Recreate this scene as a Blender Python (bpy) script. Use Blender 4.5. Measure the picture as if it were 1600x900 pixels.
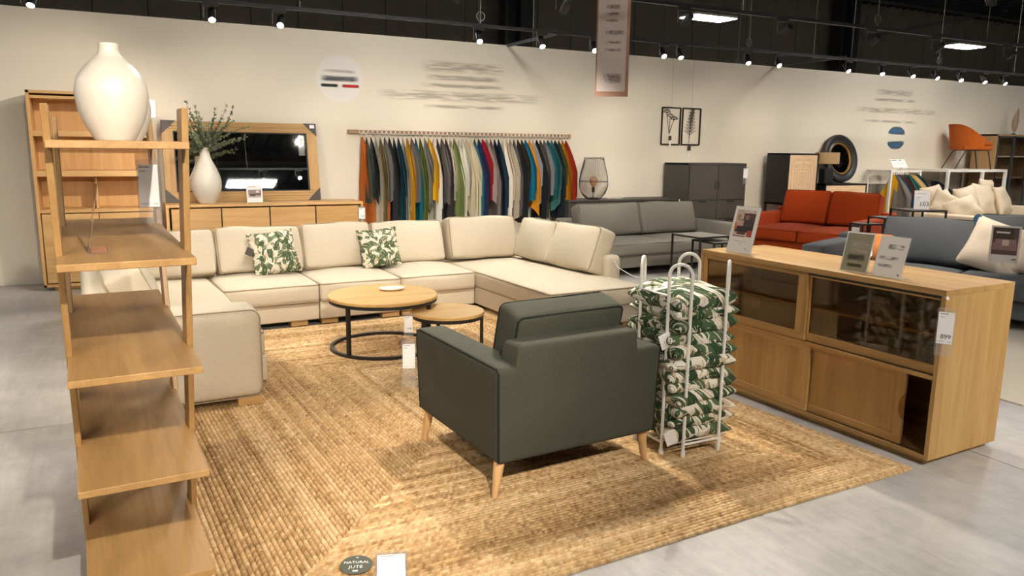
import bpy, bmesh, math, random
from mathutils import Vector, Matrix
for o in list(bpy.data.objects): bpy.data.objects.remove(o, do_unlink=True)
SC = bpy.context.scene; COL = SC.collection
R = math.radians; PI = math.pi
random.seed(7)
# ------------------------------------------------------------------ camera
PITCH, ROLL, YAW, EYE, FPX = R(10.35), R(.73), R(27), 1.5, 1197.
fw = Vector((math.sin(YAW)*math.cos(PITCH), math.cos(YAW)*math.cos(PITCH), -math.sin(PITCH)))
rt = Vector((math.cos(YAW), -math.sin(YAW), 0)); up = rt.cross(fw)
r2 = rt*math.cos(ROLL)+up*math.sin(ROLL); u2 = up*math.cos(ROLL)-rt*math.sin(ROLL)
cd = bpy.data.cameras.new('camera'); cam = bpy.data.objects.new('camera', cd); COL.objects.link(cam)
M = Matrix((r2, u2, -fw)).transposed().to_4x4(); M.translation = (0, 0, EYE); cam.matrix_world = M
cd.sensor_width = 36; cd.lens = FPX/1600*36; cd.clip_start = .05; cd.clip_end = 200
SC.camera = cam
# ------------------------------------------------------------------ world, exposure
W = bpy.data.worlds.new('world'); SC.world = W; W.use_nodes = True
W.node_tree.nodes['Background'].inputs[0].default_value = (.9, .93, 1, 1)
W.node_tree.nodes['Background'].inputs[1].default_value = .02
vs = SC.view_settings; vs.view_transform = 'Standard'; vs.look = 'None'; vs.gamma = 1; vs.use_curve_mapping = False
vs.exposure = 0.27
PANEL_STRENGTH = 48.0      # ceiling panels
SPOT_W = 120.0             # track spotlights
SPOT_COL = (1.0, .89, .755)
# ------------------------------------------------------------------ material helpers
def S(r, g, b):
    f = lambda c: (c/255/12.92) if c/255 <= .04045 else ((c/255+.055)/1.055)**2.4
    return (f(r), f(g), f(b), 1)
def nodes(name):
    m = bpy.data.materials.new(name); m.use_nodes = True
    return m, m.node_tree, m.node_tree.nodes['Principled BSDF']
def N(nt, typ, ins=None, **props):
    n = nt.nodes.new('ShaderNode'+typ)
    for k, v in props.items(): setattr(n, k, v)
    for k, v in (ins or {}).items():
        s = n.inputs[k]
        if isinstance(v, bpy.types.NodeSocket): nt.links.new(v, s)
        else: s.default_value = v
    return n
def MA(nt, op, a, b=0.0, c=None):
    n = N(nt, 'Math', {0: a, 1: b}, operation=op)
    if c is not None: n.inputs[2].default_value = c
    return n.outputs[0]
def ramp(nt, fac, stops):
    n = N(nt, 'ValToRGB', {0: fac}); e = n.color_ramp.elements
    while len(e) < len(stops): e.new(.5)
    for i, (p, c) in enumerate(stops): e[i].position = p; e[i].color = c
    return n.outputs[0]
def mixc(nt, f, a, b, mode='MIX'):
    n = N(nt, 'Mix', data_type='RGBA', blend_type=mode)
    for s, v in ((n.inputs[0], f), (n.inputs[6], a), (n.inputs[7], b)):
        if isinstance(v, bpy.types.NodeSocket): nt.links.new(v, s)
        else: s.default_value = v
    return n.outputs[2]
def plain(name, col, rough=.5, metal=0., spec=.5, var=0.0, vs_=6.0, bump=0.0, bs=200., coat=0.):
    m, nt, b = nodes(name)
    b.inputs['Roughness'].default_value = rough; b.inputs['Metallic'].default_value = metal
    b.inputs['Specular IOR Level'].default_value = spec; b.inputs['Coat Weight'].default_value = coat
    b.inputs['Base Color'].default_value = col
    tc = N(nt, 'TexCoord').outputs['Object']
    if var:
        no = N(nt, 'TexNoise', {'Vector': tc, 'Scale': vs_, 'Detail': 4.})
        k = N(nt, 'MapRange', {0: no.outputs[0], 1: .3, 2: .7, 3: 1-var, 4: 1+var}).outputs[0]
        nt.links.new(mixc(nt, 1., col, k, 'MULTIPLY'), b.inputs['Base Color'])
    if bump:
        no = N(nt, 'TexNoise', {'Vector': tc, 'Scale': bs, 'Detail': 2.})
        bp = N(nt, 'Bump', {'Strength': bump, 'Distance': .002, 'Height': no.outputs[0]})
        nt.links.new(bp.outputs[0], b.inputs['Normal'])
    return m
def fabric(name, col, var=.12, slub=(60, 60, 260), bump=.35, rough=.95, sheen=.04, weave=500.):
    m, nt, b = nodes(name)
    b.inputs['Roughness'].default_value = rough; b.inputs['Sheen Weight'].default_value = sheen
    b.inputs['Sheen Roughness'].default_value = .5; b.inputs['Specular IOR Level'].default_value = .2
    tc = N(nt, 'TexCoord').outputs['Object']
    mp = N(nt, 'Mapping', {'Vector': tc, 'Scale': slub})
    n1 = N(nt, 'TexNoise', {'Vector': mp.outputs[0], 'Scale': 1., 'Detail': 3.})
    n2 = N(nt, 'TexNoise', {'Vector': tc, 'Scale': weave, 'Detail': 1.})
    n3 = N(nt, 'TexNoise', {'Vector': tc, 'Scale': 3., 'Detail': 3.})
    s = MA(nt, 'ADD', MA(nt, 'MULTIPLY', n1.outputs[0], .5), MA(nt, 'ADD', MA(nt, 'MULTIPLY', n2.outputs[0], .3), MA(nt, 'MULTIPLY', n3.outputs[0], .2)))
    k = N(nt, 'MapRange', {0: s, 1: .32, 2: .68, 3: 1-var, 4: 1+var}).outputs[0]
    nt.links.new(mixc(nt, 1., col, k, 'MULTIPLY'), b.inputs['Base Color'])
    h = MA(nt, 'ADD', n2.outputs[0], MA(nt, 'MULTIPLY', n3.outputs[0], 6.))
    bp = N(nt, 'Bump', {'Strength': bump, 'Distance': .003, 'Height': h})
    nt.links.new(bp.outputs[0], b.inputs['Normal'])
    return m
def wood(name, dark, light, axis=0, rough=.48, sc=1.0, contrast=1.0, spec=.4):
    m, nt, b = nodes(name)
    b.inputs['Roughness'].default_value = rough; b.inputs['Specular IOR Level'].default_value = spec
    tc = N(nt, 'TexCoord').outputs['Object']; oi = N(nt, 'ObjectInfo').outputs['Random']
    off = N(nt, 'CombineXYZ', {0: MA(nt, 'MULTIPLY', oi, 7.), 1: MA(nt, 'MULTIPLY', oi, 13.), 2: MA(nt, 'MULTIPLY', oi, 5.)})
    v = N(nt, 'VectorMath', {0: tc, 1: off.outputs[0]}, operation='ADD').outputs[0]
    sv = [14*sc]*3; sv[axis] = .9*sc
    mp = N(nt, 'Mapping', {'Vector': v, 'Scale': sv})
    n1 = N(nt, 'TexNoise', {'Vector': mp.outputs[0], 'Scale': 1., 'Detail': 5., 'Roughness': .6, 'Distortion': .6})
    sv2 = [160*sc]*3; sv2[axis] = 6*sc
    mp2 = N(nt, 'Mapping', {'Vector': v, 'Scale': sv2})
    n2 = N(nt, 'TexNoise', {'Vector': mp2.outputs[0], 'Scale': 1., 'Detail': 3.})
    sv3 = [5*sc]*3; sv3[axis] = .4*sc
    mp3 = N(nt, 'Mapping', {'Vector': v, 'Scale': sv3})
    n3 = N(nt, 'TexNoise', {'Vector': mp3.outputs[0], 'Scale': 1., 'Detail': 2.})
    s = MA(nt, 'ADD', MA(nt, 'MULTIPLY', n1.outputs[0], .55), MA(nt, 'ADD', MA(nt, 'MULTIPLY', n2.outputs[0], .22), MA(nt, 'MULTIPLY', n3.outputs[0], .23)))
    w = .16/contrast
    c = ramp(nt, s, ((.5-w, dark), (.5+w, light)))
    j = N(nt, 'MapRange', {0: oi, 3: .93, 4: 1.06}).outputs[0]
    c = mixc(nt, 1., c, j, 'MULTIPLY')
    nt.links.new(c, b.inputs['Base Color'])
    bp = N(nt, 'Bump', {'Strength': .12, 'Distance': .001, 'Height': n2.outputs[0]})
    nt.links.new(bp.outputs[0], b.inputs['Normal'])
    return m
def emit(name, col, strength):
    m, nt, b = nodes(name)
    b.inputs['Base Color'].default_value = (.8, .8, .8, 1)
    b.inputs['Emission Color'].default_value = col; b.inputs['Emission Strength'].default_value = strength
    return m
def clear(name, col=(1, 1, 1, 1), rough=.03, body=.12, refl=1., haze=(.8, .8, .8, 1)):
    # clear acrylic / tinted sheet: real transparency plus a glossy coat
    m, nt, b = nodes(name)
    nt.nodes.remove(b); out = nt.nodes['Material Output']
    tr = N(nt, 'BsdfTransparent', {0: col}); gl = N(nt, 'BsdfGlossy', {'Roughness': rough})
    df = N(nt, 'BsdfDiffuse', {0: haze})
    bf = N(nt, 'NewGeometry').outputs['Backfacing']; fr = N(nt, 'Fresnel', {0: N(nt, 'MapRange', {0: bf, 3: 1.5, 4: 1/1.5}).outputs[0]})
    a = N(nt, 'MixShader', {0: body, 1: tr.outputs[0], 2: df.outputs[0]})
    c = N(nt, 'MixShader', {0: MA(nt, 'MINIMUM', MA(nt, 'MULTIPLY', fr.outputs[0], refl), 1.), 1: a.outputs[0], 2: gl.outputs[0]})
    nt.links.new(c.outputs[0], out.inputs[0])
    return m
def leafprint(name, ground, c1, c2, c3, scale=15., oblique=False):
    m, nt, b = nodes(name)
    b.inputs['Roughness'].default_value = .9; b.inputs['Specular IOR Level'].default_value = .2
    tc = N(nt, 'TexCoord').outputs['Object']; oi = N(nt, 'ObjectInfo').outputs['Random']
    if oblique: tc = N(nt, 'VectorRotate', {'Vector': tc, 'Rotation': (R(-55), 0, R(45))}, rotation_type='EULER_XYZ', invert=True).outputs[0]
    def layer(off, sc, L, Wd):
        o = N(nt, 'CombineXYZ', {0: MA(nt, 'MULTIPLY_ADD', oi, 9., off), 1: MA(nt, 'MULTIPLY_ADD', oi, 4., off*1.7), 2: 0.})
        v = N(nt, 'VectorMath', {0: tc, 1: o.outputs[0]}, operation='ADD').outputs[0]
        vo = N(nt, 'TexVoronoi', {'Vector': v, 'Scale': sc, 'Randomness': .9}, voronoi_dimensions='2D')
        d = N(nt, 'VectorMath', {0: v, 1: vo.outputs['Position']}, operation='SUBTRACT').outputs[0]
        sp = N(nt, 'SeparateColor', {0: vo.outputs['Color']})
        ang = MA(nt, 'MULTIPLY_ADD', sp.outputs[0], 2.6, .3)
        ro = N(nt, 'VectorRotate', {'Vector': d, 'Angle': ang}, rotation_type='Z_AXIS').outputs[0]
        xy = N(nt, 'SeparateXYZ', {0: ro})
        x = MA(nt, 'MULTIPLY', xy.outputs[0], sc/L); y = MA(nt, 'ABSOLUTE', MA(nt, 'MULTIPLY', xy.outputs[1], sc/Wd))
        f = MA(nt, 'ADD', y, MA(nt, 'MULTIPLY', x, x))
        mask = MA(nt, 'LESS_THAN', f, 1.)
        rib = MA(nt, 'GREATER_THAN', y, .09)
        return MA(nt, 'MULTIPLY', mask, rib), sp.outputs[1]
    m1, v1 = layer(.11, scale, .72, .30); m2, v2 = layer(.53, scale*.95, .75, .29)
    m3, v3 = layer(.87, scale*.9, .78, .30); m4, v4 = layer(1.33, scale*1.1, .7, .24)
    c = mixc(nt, m1, ground, c1)
    c = mixc(nt, m2, c, c2); c = mixc(nt, m3, c, mixc(nt, v3, c3, c2)); c = mixc(nt, m4, c, mixc(nt, MA(nt, 'GREATER_THAN', v4, .45), c3, ground))
    nt.links.new(c, b.inputs['Base Color'])
    no = N(nt, 'TexNoise', {'Vector': tc, 'Scale': 14., 'Detail': 2.})
    bp = N(nt, 'Bump', {'Strength': .35, 'Distance': .012, 'Height': no.outputs[0]})
    nt.links.new(bp.outputs[0], b.inputs['Normal'])
    return m
def smear(name, col, strength=.8, rows=26., thresh=.42, xs=3.2):
    # faint lettering printed so softly that only streaked lines are left: flat print with see-through gaps
    m, nt, b = nodes(name)
    out = nt.nodes['Material Output']
    b.inputs['Base Color'].default_value = col; b.inputs['Roughness'].default_value = .8
    g = N(nt, 'TexCoord').outputs['Generated']; ob = N(nt, 'TexCoord').outputs['Object']
    sp = N(nt, 'SeparateXYZ', {0: g})
    ex = MA(nt, 'MULTIPLY', MA(nt, 'MULTIPLY', sp.outputs[0], MA(nt, 'SUBTRACT', 1., sp.outputs[0])), 7.)
    ez = MA(nt, 'MULTIPLY', MA(nt, 'MULTIPLY', sp.outputs[2], MA(nt, 'SUBTRACT', 1., sp.outputs[2])), 4.2)
    e = MA(nt, 'MINIMUM', MA(nt, 'MULTIPLY', MA(nt, 'MINIMUM', ex, 1.), MA(nt, 'MINIMUM', ez, 1.)), 1.)
    mp = N(nt, 'Mapping', {'Vector': ob, 'Scale': (xs, 1, rows)})
    no = N(nt, 'TexNoise', {'Vector': mp.outputs[0], 'Scale': 1., 'Detail': 3.})
    k = N(nt, 'MapRange', {0: no.outputs[0], 1: thresh, 2: thresh+.2, 3: 0., 4: strength}).outputs[0]
    a = MA(nt, 'MULTIPLY', e, k)
    tr = N(nt, 'BsdfTransparent')
    mx = N(nt, 'MixShader', {0: a, 1: tr.outputs[0], 2: b.outputs[0]})
    nt.links.new(mx.outputs[0], out.inputs[0])
    return m
# ------------------------------------------------------------------ geometry builder
class G:
    def __init__(s): s.v = []; s.f = []; s.c = {}
    def add(s, vs, fs, col=None):
        o = len(s.v); s.v += [tuple(p) for p in vs]
        for f in fs:
            if col is not None: s.c[len(s.f)] = col
            s.f.append(tuple(i+o for i in f))
        return s
    def box(s, x0, x1, y0, y1, z0, z1, col=None):
        return s.add([(x0,y0,z0),(x1,y0,z0),(x1,y1,z0),(x0,y1,z0),(x0,y0,z1),(x1,y0,z1),(x1,y1,z1),(x0,y1,z1)],
              [(0,3,2,1),(4,5,6,7),(0,1,5,4),(1,2,6,5),(2,3,7,6),(3,0,4,7)], col)
    def hexa(s, p): # 8 points, bottom ring then top ring
        return s.add(p, [(0,3,2,1),(4,5,6,7),(0,1,5,4),(1,2,6,5),(2,3,7,6),(3,0,4,7)])
    def quad(s, p, col=None): return s.add(p, [tuple(range(len(p)))], col)
    def prism(s, poly, z0, z1, axis=2):
        n = len(poly)
        def P(a, b, h): return (a, b, h) if axis == 2 else ((a, h, b) if axis == 1 else (h, a, b))
        vs = [P(a, b, z0) for a, b in poly]+[P(a, b, z1) for a, b in poly]
        fs = [tuple(range(n-1, -1, -1)), tuple(range(n, 2*n))]+[(i, (i+1) % n, n+(i+1) % n, n+i) for i in range(n)]
        return s.add(vs, fs)
    def lathe(s, prof, n=32, c=(0, 0, 0), sx=1., sy=1.):
        vs = []; fs = []
        for r, z in prof:
            for i in range(n):
                a = 2*PI*i/n; vs.append((c[0]+r*sx*math.cos(a), c[1]+r*sy*math.sin(a), c[2]+z))
        for k in range(len(prof)-1):
            for i in range(n):
                j = (i+1) % n; fs.append((k*n+i, k*n+j, (k+1)*n+j, (k+1)*n+i))
        if prof[0] == prof[-1]: return s.add(vs, fs)
        if prof[0][0] > 1e-6: fs.append(tuple(range(n-1, -1, -1)))
        if prof[-1][0] > 1e-6: fs.append(tuple(range((len(prof)-1)*n, len(prof)*n)))
        return s.add(vs, fs)
    def tube(s, pts, r, n=8, closed=False, r1=None):
        P = [Vector(p) for p in pts]; m = len(P); vs = []; fs = []
        prev = None
        for i in range(m):
            if closed: t = P[(i+1) % m]-P[i-1]
            else: t = P[min(i+1, m-1)]-P[max(i-1, 0)]
            t.normalize()
            if prev is None:
                a = Vector((0, 0, 1)) if abs(t.z) < .9 else Vector((1, 0, 0)); u = t.cross(a).normalized()
            else:
                u = prev-t*prev.dot(t)
                if u.length < 1e-5: u = t.orthogonal()
                u.normalize()
            prev = u; w = t.cross(u); rr = r if r1 is None else r+(r1-r)*i/(m-1)
            for k in range(n):
                a = 2*PI*k/n; vs.append(tuple(P[i]+(u*math.cos(a)+w*math.sin(a))*rr))
        for i in range(m if closed else m-1):
            q = (i+1) % m
            for k in range(n): l = (k+1) % n; fs.append((i*n+k, i*n+l, q*n+l, q*n+k))
        if not closed: fs += [tuple(range(n-1, -1, -1)), tuple(range((m-1)*n, m*n))]
        return s.add(vs, fs)
    def bar(s, a, b, w, h=None, upv=(0, 0, 1)):
        a, b = Vector(a), Vector(b); h = h or w; t = (b-a).normalized(); u = Vector(upv)
        if abs(t.dot(u)) > .98: u = Vector((1, 0, 0))
        x = t.cross(u).normalized(); y = x.cross(t)
        p = [a-x*w/2-y*h/2, a+x*w/2-y*h/2, a+x*w/2+y*h/2, a-x*w/2+y*h/2]
        return s.hexa(p+[q+(b-a) for q in p])
    def cyl(s, a, b, r0, r1=None, n=16): return s.tube([a, b], r0, n, r1=r0 if r1 is None else r1)
    def soft(s, x0, x1, y0, y1, z0, z1, r, puff=(0, 0, 0, 0, 0, 0), n=8, warp=None):
        """rounded box, faces bulging by puff = (-x,+x,-y,+y,-z,+z)"""
        h = [(x1-x0)/2, (y1-y0)/2, (z1-z0)/2]; c = [(x0+x1)/2, (y0+y1)/2, (z0+z1)/2]
        def ax(H):
            k = min(r, H*.99); e = [0, .3, .65, 1.]
            lo = [-H+k*t for t in e]; inner = [-H+k+(2*H-2*k)*i/n for i in range(1, n)]
            return lo+inner+[-a for a in reversed(lo)]
        A = [ax(t) for t in h]; idx = {}; vs = []
        def vert(p):
            key = tuple(round(t, 6) for t in p)
            if key in idx: return idx[key]
            q = []; inn = []
            for t, H in zip(p, h):
                k = min(r, H*.99); inn.append(max(-H+k, min(H-k, t)))
            d = [p[i]-inn[i] for i in range(3)]; L = math.sqrt(sum(t*t for t in d))
            q = [inn[i]+(d[i]/L*min(r, min(h)*.99) if L > 1e-9 else 0) for i in range(3)]
            u = [q[i]/h[i] for i in range(3)]
            g = [max(0, 1-t*t) for t in u]
            for i in range(3):
                j, k2 = (i+1) % 3, (i+2) % 3
                pf = puff[2*i] if u[i] < 0 else puff[2*i+1]
                q[i] += pf*(g[j]**.75)*(g[k2]**.75)*u[i]
            q = [q[i]+c[i] for i in range(3)]
            if warp: q = warp(q)
            idx[key] = len(vs); vs.append(tuple(q)); return idx[key]
        fs = []
        for i in range(3):
            j, k = (i+1) % 3, (i+2) % 3
            for sgn in (-1, 1):
                for a in range(len(A[j])-1):
                    for b_ in range(len(A[k])-1):
                        qd = []
                        for (aa, bb) in ((a, b_), (a+1, b_), (a+1, b_+1), (a, b_+1)):
                            p = [0, 0, 0]; p[i] = sgn*h[i]; p[j] = A[j][aa]; p[k] = A[k][bb]; qd.append(vert(p))
                        if sgn < 0: qd.reverse()
                        if len(set(qd)) == 4: fs.append(tuple(qd))
                        elif len(set(qd)) == 3: fs.append(tuple(dict.fromkeys(qd)))
        return s.add(vs, fs)
    def pillow(s, w, h, t, n=14, ear=.06, seed=0, noise=.0, ex=.62):
        """throw pillow lying in local XY, thickness along Z"""
        rnd = random.Random(seed); ph = [rnd.uniform(0, 6.28) for _ in range(6)]
        vs = []; fs = []
        for sg in (1, -1):
            for i in range(n+1):
                for j in range(n+1):
                    u = math.sin((-1+2*i/n)*PI/2*.98)/math.sin(PI/2*.98); v = math.sin((-1+2*j/n)*PI/2*.98)/math.sin(PI/2*.98)
                    x = w/2*u*(1-ear*(1-v*v)); y = h/2*v*(1-ear*(1-u*u))
                    th = t/2*((1-u**4)*(1-v**4))**ex
                    th *= 1+noise*(math.sin(5*u+ph[0]+3*v)+math.sin(6*v+ph[1]-2*u))
                    wz = noise*t*.5*(math.sin(2.5*u+ph[2])*math.cos(2*v+ph[3]))
                    vs.append((x, y, sg*(th+.002)+wz))
        m = (n+1)*(n+1)
        for i in range(n):
            for j in range(n):
                a = i*(n+1)+j; fs.append((a, a+n+1, a+n+2, a+1)); b_ = a+m; fs.append((b_, b_+1, b_+n+2, b_+n+1))
        rim = [i*(n+1) for i in range(n+1)]+[n*(n+1)+j for j in range(1, n+1)]+[i*(n+1)+n for i in range(n-1, -1, -1)]+[j for j in range(n-1, 0, -1)]
        L = len(rim)
        for q in range(L): a, b_ = rim[q], rim[(q+1) % L]; fs.append((a, b_, b_+m, a+m))
        return s.add(vs, fs)
    def move(s, dx=0, dy=0, dz=0): s.v = [(x+dx, y+dy, z+dz) for x, y, z in s.v]; return s
    def xf(s, M): s.v = [tuple(M @ Vector(p)) for p in s.v]; return s
    def mesh(s, name, smooth=True, ang=35, layer=None):
        m = bpy.data.meshes.new(name); m.from_pydata(s.v, [], s.f)
        if s.c:
            a = m.color_attributes.new('print', 'FLOAT_COLOR', 'CORNER')
            for p in m.polygons:
                c = s.c.get(p.index, (1, 1, 1, 1))
                for li in p.loop_indices: a.data[li].color = c
        m.validate(); m.update()
        if smooth:
            m.polygons.foreach_set('use_smooth', [True]*len(m.polygons)); m.set_sharp_from_angle(angle=R(ang))
        return m
def obj(name, g, mat, parent=None, bevel=0., smooth=True, ang=35, seg=2):
    me = g.mesh(name, smooth, ang) if isinstance(g, G) else g
    o = bpy.data.objects.new(name, me); COL.objects.link(o)
    if mat is not None and not me.materials: me.materials.append(mat)
    if parent is not None: o.parent = parent
    if bevel:
        b = o.modifiers.new('bevel', 'BEVEL'); b.width = bevel; b.segments = seg; b.limit_method = 'ANGLE'; b.angle_limit = R(40)
    return o
def tag(o, label, cat, group=None):
    o['label'] = label; o['category'] = cat
    if group: o['group'] = group
    return o
def thing(name, label, cat, loc=(0, 0, 0), rz=0., group=None, rot=None):
    o = bpy.data.objects.new(name, None); COL.objects.link(o); o.empty_display_size = .1
    o.location = loc; o.rotation_euler = rot or (0, 0, rz)
    return tag(o, label, cat, group)
def struct(o): o['kind'] = 'structure'; return o
def dup(root, label=None):
    r = root.copy(); COL.objects.link(r)
    if label: r['label'] = label
    for ch in list(root.children):
        c = ch.copy(); COL.objects.link(c); c.parent = r
        for g in ch.children: d = g.copy(); COL.objects.link(d); d.parent = c
    return r
def text(name, body, size, mat, parent, M, align='LEFT', ext=.0002):
    cu = bpy.data.curves.new(name, 'FONT'); cu.body = body; cu.size = size; cu.align_x = align; cu.extrude = ext; cu.resolution_u = 3
    t = bpy.data.objects.new('tmp', cu); COL.objects.link(t)
    dg = bpy.context.evaluated_depsgraph_get(); me = bpy.data.meshes.new_from_object(t.evaluated_get(dg)); me.name = name
    bpy.data.objects.remove(t); bpy.data.curves.remove(cu)
    me.transform(M); return obj(name, me, mat, parent)
def frame(o, x, y, z=None):
    """4x4 matrix from origin and x,y axes"""
    x = Vector(x).normalized(); y = Vector(y).normalized(); z = x.cross(y)
    M = Matrix((x, y, z)).transposed().to_4x4(); M.translation = Vector(o); return M
def ordn(i):
    return ['first','second','third','fourth','fifth','sixth','seventh','eighth','ninth','tenth','eleventh','twelfth','thirteenth','fourteenth','fifteenth','sixteenth','seventeenth','eighteenth'][i]
# ------------------------------------------------------------------ materials
OAK_D, OAK_L = S(166,126,72), S(204,166,108)
oak = [wood('oak_grain_%s' % a, OAK_D, OAK_L, i) for i, a in enumerate('xyz')]
lad = [wood('ladder_oak_%s' % a, S(144,109,64), S(182,144,93), i, rough=.42) for i, a in enumerate('xyz')]
bko = [wood('bookcase_oak_%s' % a, S(194,146,86), S(222,180,122), i) for i, a in enumerate('xyz')]
tabletop_m = wood('table_oak', S(190,146,84), S(222,182,120), 0, rough=.35)
legwood = wood('beech', S(206,160,106), S(226,184,132), 2)
wall_m = plain('wall_paint', S(232,222,204), .85, spec=.25, var=.015, vs_=.8, bump=.08, bs=60)
base_m = plain('baseboard_paint', S(226,218,202), .6)
dark_m = plain('dark_cladding', S(122,112,101), .6, var=.10, vs_=2.)
black_m = plain('black_metal', S(32,31,30), .45, spec=.4)
steel_dark = plain('dark_steel', S(50,49,50), .5, var=.1)
ceil_m = plain('dark_ceiling', S(30,30,31), .7, var=.15)
white_m = plain('white_paint', S(238,234,226), .4)
card_m = plain('white_card', S(240,238,236), .7)
ceramic = plain('matte_white_ceramic', S(218,210,196), .38, spec=.5, var=.015, vs_=3, bump=.05, bs=30)
linen = fabric('beige_linen', S(200,188,166), .12, (50, 50, 330))
linen_pipe_shade = fabric('beige_piping_seam_shade', S(156,142,118), .06)  # piping darkened to paint in the shadow along the seams
green_f = fabric('dark_green_weave', S(70,71,59), .42, (300, 300, 300), .5, weave=520)
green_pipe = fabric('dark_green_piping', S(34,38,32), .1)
grey_f = fabric('grey_weave', S(132,127,116), .16, (220, 220, 220))
grey_pipe = fabric('grey_piping', S(104,99,90), .1)
red_f = fabric('rust_velvet', S(168,62,14), .10, (30, 30, 30), .15, rough=.8, sheen=.05)
red_pipe = fabric('rust_piping', S(128,38,10), .1)
blue_f = fabric('slate_blue_weave', S(84,87,91), .10, (150, 150, 150))
blue_pipe = fabric('slate_piping', S(40,44,50), .1)
ivory_f = fabric('ivory_cotton', S(226,208,182), .06, (30, 30, 60), .3)
stone_f = fabric('stone_cotton', S(206,192,174), .06, (60, 60, 60), .3)
tan_f = fabric('tan_cotton', S(206,132,76), .08, (60, 60, 60), .25)
orange_v = fabric('orange_velvet', S(166,80,20), .16, (14, 14, 14), .15, rough=.75, sheen=.05)
navy_v = fabric('navy_velvet', S(28,46,66), .14, (14, 14, 14), .15)
leaf_m = leafprint('leaf_print_cotton', S(216,207,190), S(190,168,142), S(104,116,86), S(66,82,56), 15.5)
leaf_rack = leafprint('leaf_print_rack', S(232,224,208), S(200,178,150), S(92,110,80), S(50,72,48), 15., True)
acrylic = clear('clear_acrylic', (.97, .97, .97, 1), .03, .06)
pocket_m = clear('clear_pocket', (.96, .96, .96, 1), .05, .10)
mirror_m = plain('mirror_glass', (.86, .88, .88, 1), .015, 1.)
smoke = clear('smoked_glass', S(226,212,192), .04, .05, 1.7, S(120,92,62))
glass_m = clear('cabinet_glass', (.9, .92, .92, 1), .02, .0)
brass_m = plain('aged_brass', S(120,92,52), .35, 1.)
char_m = plain('charcoal_lacquer', S(74,70,64), .5, var=.05)
ink = plain('ink', S(58,58,60), .8)
inkg = plain('grey_ink', S(140,138,134), .8)
stringm = plain('string', S(226,222,212), .8)
lens_m = emit('lamp_lens', (1, .93, .82, 1), 30.)
panel_m = emit('panel_diffuser', (1, .985, .95, 1), PANEL_STRENGTH)
m, nt, b_ = nodes('printed_card'); a_ = N(nt, 'VertexColor', layer_name='print'); nt.links.new(a_.outputs[0], b_.inputs['Base Color']); b_.inputs['Roughness'].default_value = .5
print_m = m
# polished concrete
m, nt, b_ = nodes('polished_concrete'); tc = N(nt, 'TexCoord').outputs['Object']; oi = N(nt, 'ObjectInfo').outputs['Random']
n1 = N(nt, 'TexNoise', {'Vector': tc, 'Scale': .9, 'Detail': 7., 'Roughness': .62}); n2 = N(nt, 'TexNoise', {'Vector': tc, 'Scale': 5., 'Detail': 6., 'Roughness': .7, 'Distortion': .4})
mp = N(nt, 'Mapping', {'Vector': tc, 'Rotation': (0, 0, .7), 'Scale': (22., 2.2, 1.)}); n3 = N(nt, 'TexNoise', {'Vector': mp.outputs[0], 'Scale': 1., 'Detail': 5., 'Roughness': .7})
s_ = MA(nt, 'ADD', MA(nt, 'MULTIPLY', n1.outputs[0], .42), MA(nt, 'ADD', MA(nt, 'MULTIPLY', n2.outputs[0], .38), MA(nt, 'MULTIPLY', n3.outputs[0], .20)))
c_ = ramp(nt, s_, ((.34, S(132,129,125)), (.5, S(170,167,162)), (.66, S(198,195,189))))
sc_ = N(nt, 'MapRange', {0: n3.outputs[0], 1: .70, 2: .76, 3: 1., 4: .78}).outputs[0]
nt.links.new(mixc(nt, 1., c_, sc_, 'MULTIPLY'), b_.inputs['Base Color'])
nt.links.new(N(nt, 'MapRange', {0: n2.outputs[0], 1: .3, 2: .7, 3: .32, 4: .52}).outputs[0], b_.inputs['Roughness'])
bp = N(nt, 'Bump', {'Strength': .06, 'Distance': .002, 'Height': n2.outputs[0]}); nt.links.new(bp.outputs[0], b_.inputs['Normal'])
conc = m
joint_m = plain('joint_filler', S(84,81,78), .8)
# ------------------------------------------------------------------ the hall
fl = struct(obj('floor', G().box(-22, 42, -16, 28, -.2, -.004), joint_m))
sl = G().box(-2.497, 2.497, -2.497, 2.497, -.003, 0).mesh('slab'); sl.materials.append(conc)
for i in range(12):
    for j in range(8):
        o = bpy.data.objects.new('slab', sl); COL.objects.link(o); o.parent = fl
        o.location = (3.80-5*5+5*i+2.5, 4.6-5*4+5*j+2.5, 0)
WY = 9.53
struct(obj('wall_back', G().box(-9, 34, WY, WY+.16, 0, 2.85), wall_m))
struct(obj('baseboard_back', G().box(-9, 34, WY-.012, WY, 0, .07), base_m, bevel=.003))
struct(obj('wall_front', G().box(-14, 34, -8.2, -8.04, 0, 5.6), plain('grey_wall_paint', S(186,188,180), .85)))
struct(obj('ceiling', G().box(-22, 42, -16, 28, 6.8, 7.0), ceil_m))
fwall = struct(obj('wall_far', G().box(-22, 42, 20.1, 20.3, 0, 6.8), black_m))
pn = G().box(-.55, .55, -.02, .02, 0, 6.78).mesh('panel'); pn.materials.append(dark_m)
for i in range(54):
    o = bpy.data.objects.new('panel', pn); COL.objects.link(o); o.parent = fwall; o.location = (-21+1.12*i, 20.07, 0)
struct(obj('wall_left', G().box(-22.2, -22, -16, 28, 0, 6.8), dark_m)); struct(obj('wall_right', G().box(42, 42.2, -16, 28, 0, 6.8), dark_m))
struct(obj('wall_rear', G().box(-22, 42, -16.2, -16, 0, 6.8), dark_m))
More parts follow.
